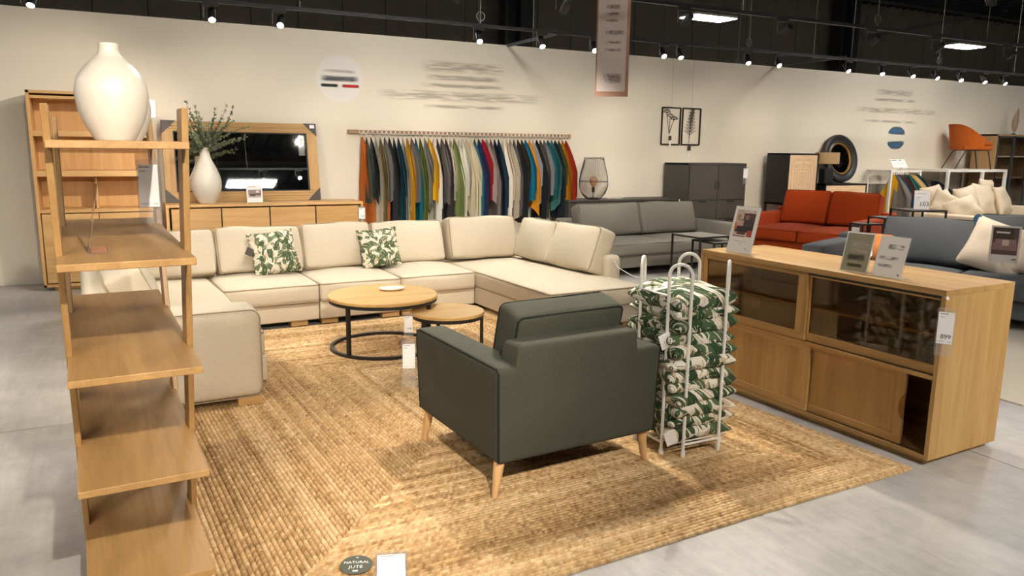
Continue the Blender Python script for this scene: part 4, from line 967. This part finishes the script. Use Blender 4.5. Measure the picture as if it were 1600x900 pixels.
# ------------------------------------------------------------------ dark console, wire lamp, dark cabinet
t = thing('dark_console', 'low charcoal console behind the grey sofa', 'console', (5.47, 9.05, 0))
obj('top_panel', G().box(0, 1.92, 0, .42, .775, .80), char_m, t, bevel=.002); 
for x in (0, 1.895): obj('side_panel', G().box(x, x+.025, 0, .42, .05, .775), char_m, t)
obj('back_panel', G().box(.02, 1.9, .40, .42, .05, .775), char_m, t); obj('bottom_panel', G().box(0, 1.92, 0, .42, .05, .07), char_m, t)
for i in range(4): x0 = .03+i*.465; obj('drawer', G().box(x0+.004, x0+.461, .004, .02, .60, .765), char_m, t); obj('door', G().box(x0+.004, x0+.461, .004, .02, .075, .592), char_m, t)
for x in (.1, 1.75): obj('foot', G().box(x, x+.06, .05, .37, 0, .05), black_m, t)
obj('screw_cap', G().lathe([(0, 0), (.012, 0), (.012, .004), (0, .004)], 12).xf(Matrix.Translation((1.905, -.0, .77)) @ Matrix.Rotation(R(90), 4, 'X')), white_m, t)
lp = thing('wire_table_lamp', 'black wire cage table lamp with a amber glass bulb on the dark console', 'table lamp', (5.97, 9.22, .80))
prof = smooth_prof([(.075, .0), (.11, .02), (.165, .08), (.200, .17), (.205, .25), (.190, .36), (.160, .47), (.137, .575)], 5)
g = G()
for k in range(64): a = 2*PI*k/64; g.tube([(r*math.cos(a), r*math.sin(a), z+(.010*math.cos(3*a) if z > .55 else 0)) for r, z in prof], .0016, 4)
obj('wire_cage', g, black_m, lp)
for z, r in ((.005, .078), (.25, .205)): obj('hoop', G().tube([(r*math.cos(2*PI*k/36), r*math.sin(2*PI*k/36), z) for k in range(36)], .004, 6, closed=True), black_m, lp)
obj('hoop', G().tube([(.137*math.cos(2*PI*k/36), .137*math.sin(2*PI*k/36), .575+.010*math.cos(6*PI*k/36)) for k in range(36)], .004, 6, closed=True), black_m, lp)
obj('base', G().lathe([(0, 0), (.08, 0), (.08, .02), (.02, .03), (0, .03)], 24), black_m, lp); obj('socket', G().lathe([(.006, .03), (.006, .10), (.022, .10), (.022, .17), (0, .17)], 16), black_m, lp)
obj('bulb', G().lathe([(.012, .17), (.03, .19), (.055, .235), (.058, .27), (.04, .31), (0, .325)], 20), clear('amber_bulb', S(236,196,130), .05, .15), lp)
t = thing('cable_coil', 'pale coiled lamp cable lying on the dark console', 'cable', (6.32, 9.18, .80)); rr = random.Random(8)
obj('cable', G().tube([(.10*math.cos(a)*(1+.3*math.sin(a*1.3))+rr.uniform(-.01, .01), .06*math.sin(a), .006+.012*(k % 5)/5) for k, a in enumerate([q*.45 for q in range(46)])], .005, 5), plain('pale_cable', S(186,178,166), .5), t)
dc = thing('dark_cabinet', 'tall charcoal cabinet with doors and drawers against the back wall', 'cabinet', (7.41, 8.93, 0))
obj('carcass', G().box(0, .02, 0, .55, .04, 1.31).box(1.11, 1.13, 0, .55, .04, 1.31).box(0, 1.13, 0, .55, 1.29, 1.315).box(.02, 1.11, .53, .55, .04, 1.29).box(0, 1.13, 0, .55, .04, .06), char_m, dc)
obj('plinth', G().box(.05, 1.08, .05, .5, 0, .04), black_m, dc)
for i in range(2):
    x0 = .022+i*.545
    obj('door', G().box(x0+.003, x0+.54, -.016, .004, .775, 1.285), char_m, dc, bevel=.002)
    for z0, z1 in ((.50, .768), (.255, .494), (.065, .249)):
        d = obj('drawer', G().box(x0+.003, x0+.54, -.016, .004, z0, z1), char_m, dc, bevel=.002); obj('grip_slot', G().box(x0+.19, x0+.34, -.018, -.015, z1-.03, z1-.008), black_m, d)
    obj('grip_slot', G().box(.535+i*.058-.02, .535+i*.058+.0, -.018, -.015, .93, 1.05), black_m, dc)
price_tag('price_tag', 'white price card at the right edge of the tall charcoal cabinet', frame((8.50, 8.90, 1.27), (1, 0, 0), (0, 0, 1)), .09, .17, None, .01, .08)
# ------------------------------------------------------------------ generic sofa for the background rooms
def sofa2(name, label, loc, rz, W_, D_, mat, pm, seats=2, h_arm=.58, h_cush=.80, seat_h=.42, arms=(1, 1), legm=None, aw=.17, cush=None):
    """front edge centre at local origin looking along -y"""
    t = thing(name, label, 'sofa', loc, rz)
    x0, x1 = -W_/2, W_/2
    obj('base', G().soft(x0+aw*.6, x1-aw*.6, .03, D_-.02, .10, .26, .015, n=4), mat, t)
    if arms[0]: obj('armrest', G().soft(x0, x0+aw, 0, D_, .09, h_arm, .03, (.004, .004, .004, 0, 0, .006), 6), mat, t, ang=60)
    if arms[1]: obj('armrest', G().soft(x1-aw, x1, 0, D_, .09, h_arm, .03, (.004, .004, .004, 0, 0, .006), 6), mat, t, ang=60)
    obj('backrest', G().soft(x0+.02, x1-.02, D_-.20, D_, .10, h_arm+.06, .04, n=6), mat, t, ang=60)
    xa, xb = x0+(aw if arms[0] else 0), x1-(aw if arms[1] else 0); w = (xb-xa)/seats
    for i in range(seats):
        seat(t, xa+i*w, xa+(i+1)*w, -.01, D_-.22, .255, seat_h-.03, mat, pm, 200+i, .03)
        if cush is None or cush[i]: lean_cushion(t, xa+(i+.5)*w, D_-.33, seat_h-.02, w-.02, h_cush-seat_h+.05, .20, 0, R(17), mat, pm, 300+i)
    for x in (x0+.08, x1-.08):
        for y in (.08, D_-.08): obj('leg', G().box(x-.025, x+.025, y-.025, y+.025, 0, .10), legm or black_m, t)
    return t
sofa2('grey_sofa', 'grey fabric two-seat sofa behind the right wing of the beige sofa', (6.02, 7.47, 0), R(3), 2.25, 1.0, grey_f, grey_pipe, 2, .58, .79, .43)
sofa2('rust_sofa', 'rust red velvet two-seat sofa in front of the round mirror', (8.32, 7.66, 0), R(-71), 1.76, 1.38, red_f, red_pipe, 2, .60, .90, .45)
# ------------------------------------------------------------------ background furniture on the right
def frame_table(name, label, loc, rz, w, d, h, topm, group=None, t_=.018):
    t = thing(name, label, 'side table', loc, rz, group)
    obj('table_top', G().box(t_, w-t_, t_, d-t_, h-.012, h), topm, t)
    g = G().box(0, w, 0, t_, h-t_, h).box(0, w, d-t_, d, h-t_, h).box(0, t_, 0, d, h-t_, h).box(w-t_, w, 0, d, h-t_, h); obj('top_frame', g, black_m, t)
    for x in (0, w-t_):
        for y in (0, d-t_): obj('leg', G().box(x, x+t_, y, y+t_, 0, h-t_), black_m, t)
    obj('floor_bar', G().box(0, t_, 0, d, 0, t_).box(w-t_, w, 0, d, 0, t_), black_m, t)
    return t
greytop = plain('grey_table_top', S(116,112,104), .35)
frame_table('side_table', 'thin black-framed side table with grey top in front of the grey sofa', (5.65, 6.54, 0), R(4), .46, .46, .558, greytop, 'black frame side tables by the grey sofa')
frame_table('side_table', 'lower black-framed side table pushed half under the other by the grey sofa', (5.78, 6.46, 0), R(-3), .44, .40, .50, greytop, 'black frame side tables by the grey sofa')
nest = plain('dark_nest_top', S(64,62,60), .4)
for lab, p, w, h in (('tallest black nesting table carrying a white price sign', (8.44, 6.02), .48, .823), ('middle black nesting table beside the rust sofa', (8.36, 6.33), .38, .71), ('smallest black nesting table beside the rust sofa arm', (8.26, 6.56), .31, .616)):
    frame_table('nesting_table', lab, (p[0], p[1], 0), R(-15), w, w*.85, h, nest, 'black nesting tables by the rust sofa')
stand_card('price_sign', 'white price sign standing on the tallest black nesting table', frame((8.72, 6.11, .823), (.80, -.60, 0), (0, 0, 1)), .18, .23, (S(240,238,236), [(.15, .75, .82, .84, S(170,168,164)), (.12, .4, .62, .64, S(120,118,116)), (.12, .3, .5, .515, S(170,168,164))]), tilt=R(6))
text('price', '103,-', .075, ink, bpy.data.objects['price_sign'], Matrix.Rotation(-R(6), 4, 'X') @ Matrix.Translation((-.03, .045, .002)))
# chevron cabinet and sideboard
def chevron(name, cx, cz, wd, hg):
    m, nt, b = nodes(name); tc = N(nt, 'TexCoord').outputs['Object']; sp = N(nt, 'SeparateXYZ', {0: tc})
    u = MA(nt, 'ABSOLUTE', MA(nt, 'DIVIDE', MA(nt, 'SUBTRACT', sp.outputs[0], cx), wd)); v = MA(nt, 'ABSOLUTE', MA(nt, 'DIVIDE', MA(nt, 'SUBTRACT', sp.outputs[2], cz), hg))
    d = MA(nt, 'MAXIMUM', u, v); s = N(nt, 'TexNoise', {'Vector': N(nt, 'CombineXYZ', {0: MA(nt, 'MULTIPLY', d, 26.), 1: MA(nt, 'MULTIPLY', MA(nt, 'MINIMUM', u, v), 1.)}).outputs[0], 'Scale': 1., 'Detail': 3.})
    nt.links.new(ramp(nt, s.outputs[0], ((.35, S(206,170,128)), (.65, S(236,208,172)))), b.inputs['Base Color']); b.inputs['Roughness'].default_value = .5; return m
def chev_cab(name, label, cat, loc, w, d, z0, z1, nd):
    t = thing(name, label, cat, loc); k = .025
    obj('side_panel', G().box(0, k, 0, d, z0, z1), black_m, t); obj('side_panel', G().box(w-k, w, 0, d, z0, z1), black_m, t)
    obj('top_panel', G().box(0, w, 0, d, z1-k, z1), black_m, t); obj('bottom_panel', G().box(0, w, 0, d, z0, z0+k), black_m, t); obj('back_panel', G().box(k, w-k, d-.02, d, z0, z1), black_m, t)
    cm = chevron(name+'_veneer', w/2, (z0+z1)/2, (w/2-k), (z1-z0)/2-k)
    for i in range(nd):
        a = k+i*(w-2*k)/nd; obj('door', G().box(a+.002, a+(w-2*k)/nd-.002, .004, .022, z0+k+.002, z1-k-.002), cm, t, bevel=.001)
    for x in (0, w-.03):
        for y in (.0, d-.03): obj('leg', G().box(x, x+.03, y, y+.03, 0, z0), black_m, t)
    return t
chev_cab('tall_chevron_cabinet', 'tall black cabinet with pale chevron-veneer doors behind the rust sofa', 'cabinet', (9.40, 8.92, 0), .66, .46, .66, 1.475, 2)
chev_cab('chevron_sideboard', 'low black sideboard with pale chevron-veneer doors under the round mirror', 'sideboard', (10.26, 8.92, 0), .99, .46, .16, .985, 2)
t = thing('table_lamp', 'black table lamp with a tan oval shade in front of the round mirror', 'table lamp', (10.48, 9.12, .985))
obj('shade', G().lathe([(.235, .325), (.245, .325), (.245, .51), (.235, .51), (.235, .325)], 40, sx=1., sy=.55), fabric('tan_shade', S(166,138,100), .12), t)
obj('base', G().soft(-.10, .10, -.07, .07, 0, .25, .02, n=3), black_m, t); obj('stem', G().cyl((0, 0, .25), (0, 0, .42), .012), black_m, t)
obj('spider', G().bar((-.235, 0, .42), (.235, 0, .42), .006), black_m, t)
t = thing('round_mirror', 'round mirror in a thick black frame with a gold inner rim', 'mirror', (11.10, 9.33, .986), rot=(-R(11), 0, 0))
prf = [(.262, .01), (.275, .045), (.30, .035), (.335, .05), (.375, .06), (.405, .045), (.412, .0), (.262, .0)]
RX = Matrix.Translation((0, .0, .412)) @ Matrix.Rotation(R(90), 4, 'X')
obj('frame', G().lathe(prf+[prf[0]], 64).xf(RX), plain('black_lacquer', S(46,47,46), .35), t)
obj('gold_rim', G().lathe([(.245, .012), (.252, .03), (.268, .03), (.268, .008), (.245, .012)], 64).xf(RX), plain('gold_leaf', S(196,146,70), .35, .7), t)
obj('glass', G().lathe([(0, .006), (.25, .012), (.25, .010), (0, .004)], 64).xf(RX), mirror_m, t)
# white swatch rack with small sign
wr = thing('swatch_rack', 'white metal floor rack of fabric swatches in front of the back wall', 'rack', (11.86, 8.95, 0))
g = G()
for x in (0, .76):
    for y in (0, .46): obj('post', G().box(x-.02, x+.02, y-.02, y+.02, 0, 1.17), white_m, wr)

obj('top_frame', G().box(-.02, .78, -.02, .02, 1.17, 1.205).box(-.02, .78, .44, .48, 1.17, 1.205).box(-.02, .02, 0, .46, 1.17, 1.205).box(.74, .78, 0, .46, 1.17, 1.205), white_m, wr)
obj('base_frame', G().box(-.02, .78, -.02, .02, 0, .03).box(-.02, .78, .44, .48, 0, .03), white_m, wr); obj('grey_panel', G().box(.03, .73, .455, .465, .25, .95), plain('warm_grey_panel', S(150,142,132), .7), wr)
RC = [('mustard yellow', 206,154,20), ('ash', 126,120,114), ('ocean blue', 36,94,116), ('brick red', 168,62,32), ('grey-blue', 92,98,98), ('aqua', 40,110,116), ('spruce', 60,112,104), ('dull olive', 128,122,78), ('honey', 206,160,84), ('flax', 160,150,122), ('pine', 58,92,84), ('lagoon', 40,104,118)]
def kite():
    # square cloth hung by one corner: kite outline with a soft centre fold
    vs = []; fs = []; nu, nv = 10, 14
    for j in range(nv+1):
        t_ = j/nv; hw = .02+.24*min(1, t_/.68)*(1 if t_ < .68 else 1-.55*(t_-.68)/.32)
        for i in range(nu+1): u = -1+2*i/nu; vs.append((.035*math.cos(u*4.2)*t_, u*hw, -.74*t_-.05*t_*u))
    for j in range(nv):
        for i in range(nu): a = j*(nu+1)+i; fs.append((a, a+1, a+nu+2, a+nu+1))
    return G().add(vs, fs)
for i, (nm, r_, g_, b2) in enumerate(RC):
    x = 11.93+.64*i/(len(RC)-1)
    t = thing('fabric_swatch', '%s fabric swatch on the white floor rack%s' % (nm, ', leftmost and largest' if i == 0 else ' beside the %s one' % RC[i-1][0]), 'fabric swatch', (x, 8.96, 1.135), group='fabric swatches on the white floor rack')
    obj('hook', G().cyl((0, 0, 0), (0, 0, .035), .004, n=6), wire_grey, t)
    c = obj('cloth', cloth_mesh(.34, .03, .60+.08*(i % 3), 400+i, False) if i else kite(), fabric('rack_'+nm.replace(' ', '_'), S(r_, g_, b2), .08, (90, 90, 90), .2), t, ang=70); c.rotation_euler = (0, 0, R(42) if i == 0 else R(4*math.sin(i)))
t = thing('rack_sign', 'small tilted white information card above the white swatch rack', 'sign', (12.10, 8.95, 1.205)); obj('stem', G().cyl((0, 0, 0), (0, 0, .05), .006, n=8), wire_grey, t)
cg = G().box(-.16, .16, -.002, .002, 0, .17, S(240,238,232))
for (a, b2, c, d, k) in ((-.15, -.02, .14, .155, S(110,112,118)), (.03, .07, .14, .155, S(60,60,64)), (-.1, .1, .09, .095, S(180,178,174)), (-.1, .12, .07, .075, S(180,178,174))): cg.box(a, b2, -.003, -.002, c, d, k)
o = obj('card', cg, print_m, t); o.location = (0, 0, .045); o.rotation_euler = (R(-35), 0, R(-8))
# white display platform with the orange chair, navy chair below
pf = thing('display_platform', 'white square-tube display platform carrying the orange chair', 'platform', (12.97, 8.65, 0))
for x in (0, .98, 1.66):
    for y in (0, .78): obj('post', G().box(x, x+.045, y, y+.045, 0, 1.18), white_m, pf)
obj('deck', G().box(0, 1.705, 0, .825, 1.18, 1.225), white_m, pf)
def shell_chair(name, label, loc, rz, mat, s=1.):
    t = thing(name, label, 'chair', loc, rz); t.scale = (s, s, s)
    # wrap-around shell: cross-section sweeps from arm to back to arm; front looks along -y
    nu, nv = 28, 10; vs = []; fs = []
    for th in (0, 1):
        for j in range(nv+1):
            v = j/nv
            for i in range(nu+1):
                a = R(-112+224*i/nu); k = (math.cos(a)+.37)/1.37; k = max(0, min(1, k)); k = k*k*(3-2*k)
                top = .215+.235*k; r_ = .30+.03*v*k+.02*v-(0 if th == 0 else .045); z = .36+v*top*(1 if th == 0 else .985)
                vs.append((r_*math.sin(a)*1.02, r_*math.cos(a)*.98+.02*v*k, z))
    m_ = (nu+1)*(nv+1)
    for j in range(nv):
        for i in range(nu): a = j*(nu+1)+i; fs.append((a+1, a, a+nu+1, a+nu+2)); b2 = a+m_; fs.append((b2, b2+1, b2+nu+2, b2+nu+1))
    for i in range(nu): a = nv*(nu+1)+i; fs.append((a+1, a, a+m_, a+m_+1)); fs.append((i, i+1, i+1+m_, i+m_))
    for j in range(nv):
        a = j*(nu+1); fs.append((a, a+nu+1, a+nu+1+m_, a+m_)); a += nu; fs.append((a+nu+1, a, a+m_, a+nu+1+m_))
    obj('backrest_shell', G().add(vs, fs), mat, t, ang=60)
    obj('seat_cushion', G().soft(-.25, .25, -.30, .20, .42, .50, .035, (0, 0, .01, 0, 0, .015), 5), mat, t, ang=60); obj('seat_base', G().soft(-.27, .27, -.29, .22, .345, .42, .03, n=4), mat, t, ang=60)
    for sx in (-1, 1): obj('leg', G().tube([(sx*.22, -.32, 0), (sx*.21, -.25, .32), (sx*.20, -.22, .345), (sx*.20, .12, .345), (sx*.21, .17, .32), (sx*.23, .33, 0)], .011, 8), black_m, t)
    obj('crossbar', G().cyl((-.2, -.1, .34), (.2, -.1, .34), .010, n=8), black_m, t)
    return t
shell_chair('orange_chair', 'orange velvet armchair with black legs on the white display platform', (14.02, 9.02, 1.225), R(62), orange_v, 1.0)
obj_ = tag(obj('display_plinth', G().soft(13.04, 13.93, 8.72, 9.41, 0, .19, .01, n=2), white_m), 'low white plinth under the navy chair', 'plinth')
shell_chair('navy_chair', 'navy velvet chair showing its back under the white display platform', (13.68, 9.02, .19), R(30), navy_v, 1.0)
# glass-fronted cabinet
gc = thing('glass_cabinet', 'tall oak cabinet with dark-framed glass doors at the far right', 'cabinet', (14.62, 8.88, 0))
w, d, h = 1.55, .46, 1.87; cabw = wood('pale_cabinet_oak', S(148,116,76), S(178,146,104), 2)
obj('side_panel', G().box(0, .03, 0, d, .08, h), cabw, gc); obj('side_panel', G().box(w-.03, w, 0, d, .08, h), cabw, gc); obj('top_panel', G().box(0, w, 0, d, h-.03, h), cabw, gc); obj('bottom_panel', G().box(0, w, 0, d, .08, .11), cabw, gc); obj('back_panel', G().box(.03, w-.03, d-.02, d, .11, h-.03), cabw, gc)
for z in (.55, 1.05, 1.45): obj('shelf', G().box(.03, w-.03, .04, d-.02, z, z+.02), plain('pale_shelf', S(222,210,186), .5) if z > 1.4 else cabw, gc)
fm_ = plain('blued_steel', S(74,78,80), .4, .5)
for i in range(3):
    a = .03+i*(w-.06)/3; b2 = a+(w-.06)/3
    dr = obj('door', G().box(a, a+.03, -.012, .006, .11, h-.03).box(b2-.03, b2, -.012, .006, .11, h-.03).box(a, b2, -.012, .006, .11, .14).box(a, b2, -.012, .006, h-.06, h-.03), fm_, gc); obj('pane', G().box(a+.03, b2-.03, -.004, 0, .14, h-.06), glass_m, dr)
for x in (.04, w-.08): obj('leg', G().box(x, x+.04, .02, d-.02, 0, .08), black_m, gc)
t = thing('dried_palm_leaf', 'brown dried palm leaf standing on the glass cabinet at the right edge', 'decor', (15.45, 9.08, 1.87)); g = G()
pts = [(0, 0, 0), (.01, 0, .15), (.03, 0, .32), (.06, 0, .46)]; obj('stem', G().tube(pts, .005, 5), stem_m, t)
for k in range(26):
    q = k/25; p = Vector((.06*q*q, 0, .05+.42*q)); L = .11*math.sin(PI*min(1, q*.8+.2))+.02
    for s2 in (-1, 1): g.add([p, p+Vector((s2*L*.5, -.006, .035)), p+Vector((s2*L, 0, .055)), p+Vector((s2*L*.5, -.006, .015))], [(0, 1, 2), (0, 2, 3)])
o = obj('fronds', g, plain('dried_leaf', S(176,128,92), .8, var=.2), t); o['kind'] = 'stuff'
obj('foot', G().lathe([(0, 0), (.04, 0), (.04, .02), (.008, .03), (0, .03)], 16), black_m, t)
# ivory sofa full of pillows
ws = sofa2('ivory_sofa', 'ivory slipcovered sofa heaped with soft pillows at the right', (12.80, 7.13, 0), R(12), 3.5, 1.08, ivory_f, ivory_f, 2, .60, .62, .42, cush=(0, 0), aw=.20)
def ws_pt(x, y, z): a = R(12); return Vector((12.42+x*math.cos(a)-y*math.sin(a), 7.05+x*math.sin(a)+y*math.cos(a), z))
for i, (x, y, z, w_, h_, rz, ln, rl_, lab) in enumerate(((-1.08, .70, .52, .50, .42, R(40), R(20), R(28), 'leftmost, peaked like a bag'), (-.90, .86, .56, .46, .46, R(15), R(15), R(-8), 'second from the left, standing at the back'), (-.98, .36, .50, .52, .40, R(55), R(30), R(-24), 'slumped over the near arm'), (-.66, .80, .52, .50, .42, R(20), R(22), R(-14), 'third from the left at the back'), (.10, .72, .46, .66, .54, R(5), R(18), R(-6), 'tall, left of the middle'), (.80, .74, .46, .70, .56, R(0), R(18), R(6), 'tall, right of the middle'), (1.42, .66, .46, .66, .52, R(-8), R(20), R(0), 'tall, at the right edge of the photo'), (1.30, .92, .62, .60, .46, R(-4), R(12), R(3), 'highest at the back right'))):
    throw('ivory_pillow', 'soft ivory pillow on the ivory sofa, %s' % lab, ws_pt(x, y, z), w_, h_, .20, ivory_f, R(12)+rz*-1, ln, rl_, 'ivory pillows on the ivory sofa', 'pillow', 60+i, noise=.10)
# slate blue sofa behind the display cabinet
bs = sofa2('slate_sofa', 'slate blue sofa behind the oak display cabinet', (6.50, 4.22, .012), R(-70), 2.7, 1.12, blue_f, blue_pipe, 2, .58, .90, .44, cush=(0, 1), aw=.22)
def bs_pt(x, y, z): a = R(-70); return Vector((6.50+x*math.cos(a)-y*math.sin(a), 4.22+x*math.sin(a)+y*math.cos(a), z))
bcu = thing('slate_cushion', 'large slate blue back cushion with a round blue tag on the slate sofa', 'cushion', bs_pt(-.38, .62, .43), R(-70), group='slate sofa cushions')
lean_cushion(bcu, 0, 0, 0, .80, .45, .22, 0, R(22), blue_f, blue_pipe, 90, puff=.06)
obj('round_tag', G().lathe([(0, 0), (.045, 0), (.045, .003), (0, .003)], 24).xf(Matrix.Translation((.40, .09, .47)) @ Matrix.Rotation(R(-25), 4, 'Z') @ Matrix.Rotation(R(80), 4, 'X')), plain('blue_tag', S(40,72,104), .5), bcu)
throw('stone_pillow', 'pale stone pillow leaning on the slate sofa beside the picture stand', bs_pt(.16, .50, .43), .56, .50, .17, stone_f, R(-70), R(24), R(16), None, 'pillow', 71)
throw('stone_pillow', 'pale stone pillow at the right edge of the photo on the slate sofa', bs_pt(.60, .44, .43), .52, .46, .17, stone_f, R(-74), R(24), R(10), None, 'pillow', 72)
throw('tan_pillow', 'tan orange pillow on the slate sofa behind the white sign', bs_pt(-.80, .42, .43), .50, .34, .15, tan_f, R(-66), R(40), R(0), None, 'pillow', 73)
t = thing('picture_stand', 'picture sign on a clear stem standing on the slate sofa at the right', 'sign', bs_pt(.36, .16, .435), R(-62))
obj('stem', G().cyl((0, 0, 0), (0, 0, .15), .011, n=10), acrylic, t); obj('foot', G().box(-.07, .07, -.05, .05, -.003, .003), acrylic, t)
cg = G().box(-.11, .11, -.003, .003, .14, .46, S(214,206,200)); 
for k, (a, b2, c, d, cl) in enumerate(((-.095, .095, .21, .445, S(92,70,66)), (-.095, .06, .34, .445, S(64,52,48)), (-.09, .09, .25, .31, S(140,106,104)), (-.07, .08, .31, .345, S(150,114,110)), (-.02, .03, .29, .34, S(200,180,168)), (-.07, .03, .395, .41, S(214,206,200)), (.06, .095, .17, .18, S(90,86,84)))): cg.box(a, b2, -.0032-.0003*k, -.003, c, d, cl)
obj('card', cg, print_m, t, smooth=False)
t = thing('price_card', 'small white price card on the front of the rust sofa arm', 'price tag', (8.572, 6.905, .36), R(-71)); obj('card', G().box(-.05, .05, -.004, 0, 0, .21), card_m, t); obj('header', G().box(-.05, .05, -.005, -.004, .175, .21), ink, t)
# pale rug under the slate sofa
tag(obj('pale_rug', G().soft(4.78, 8.0, 2.55, 6.3, 0, .012, .005, n=6), fabric('pale_wool', S(214,204,186), .08, (90, 90, 90), .4)), 'pale wool rug under the slate blue sofa', 'rug')
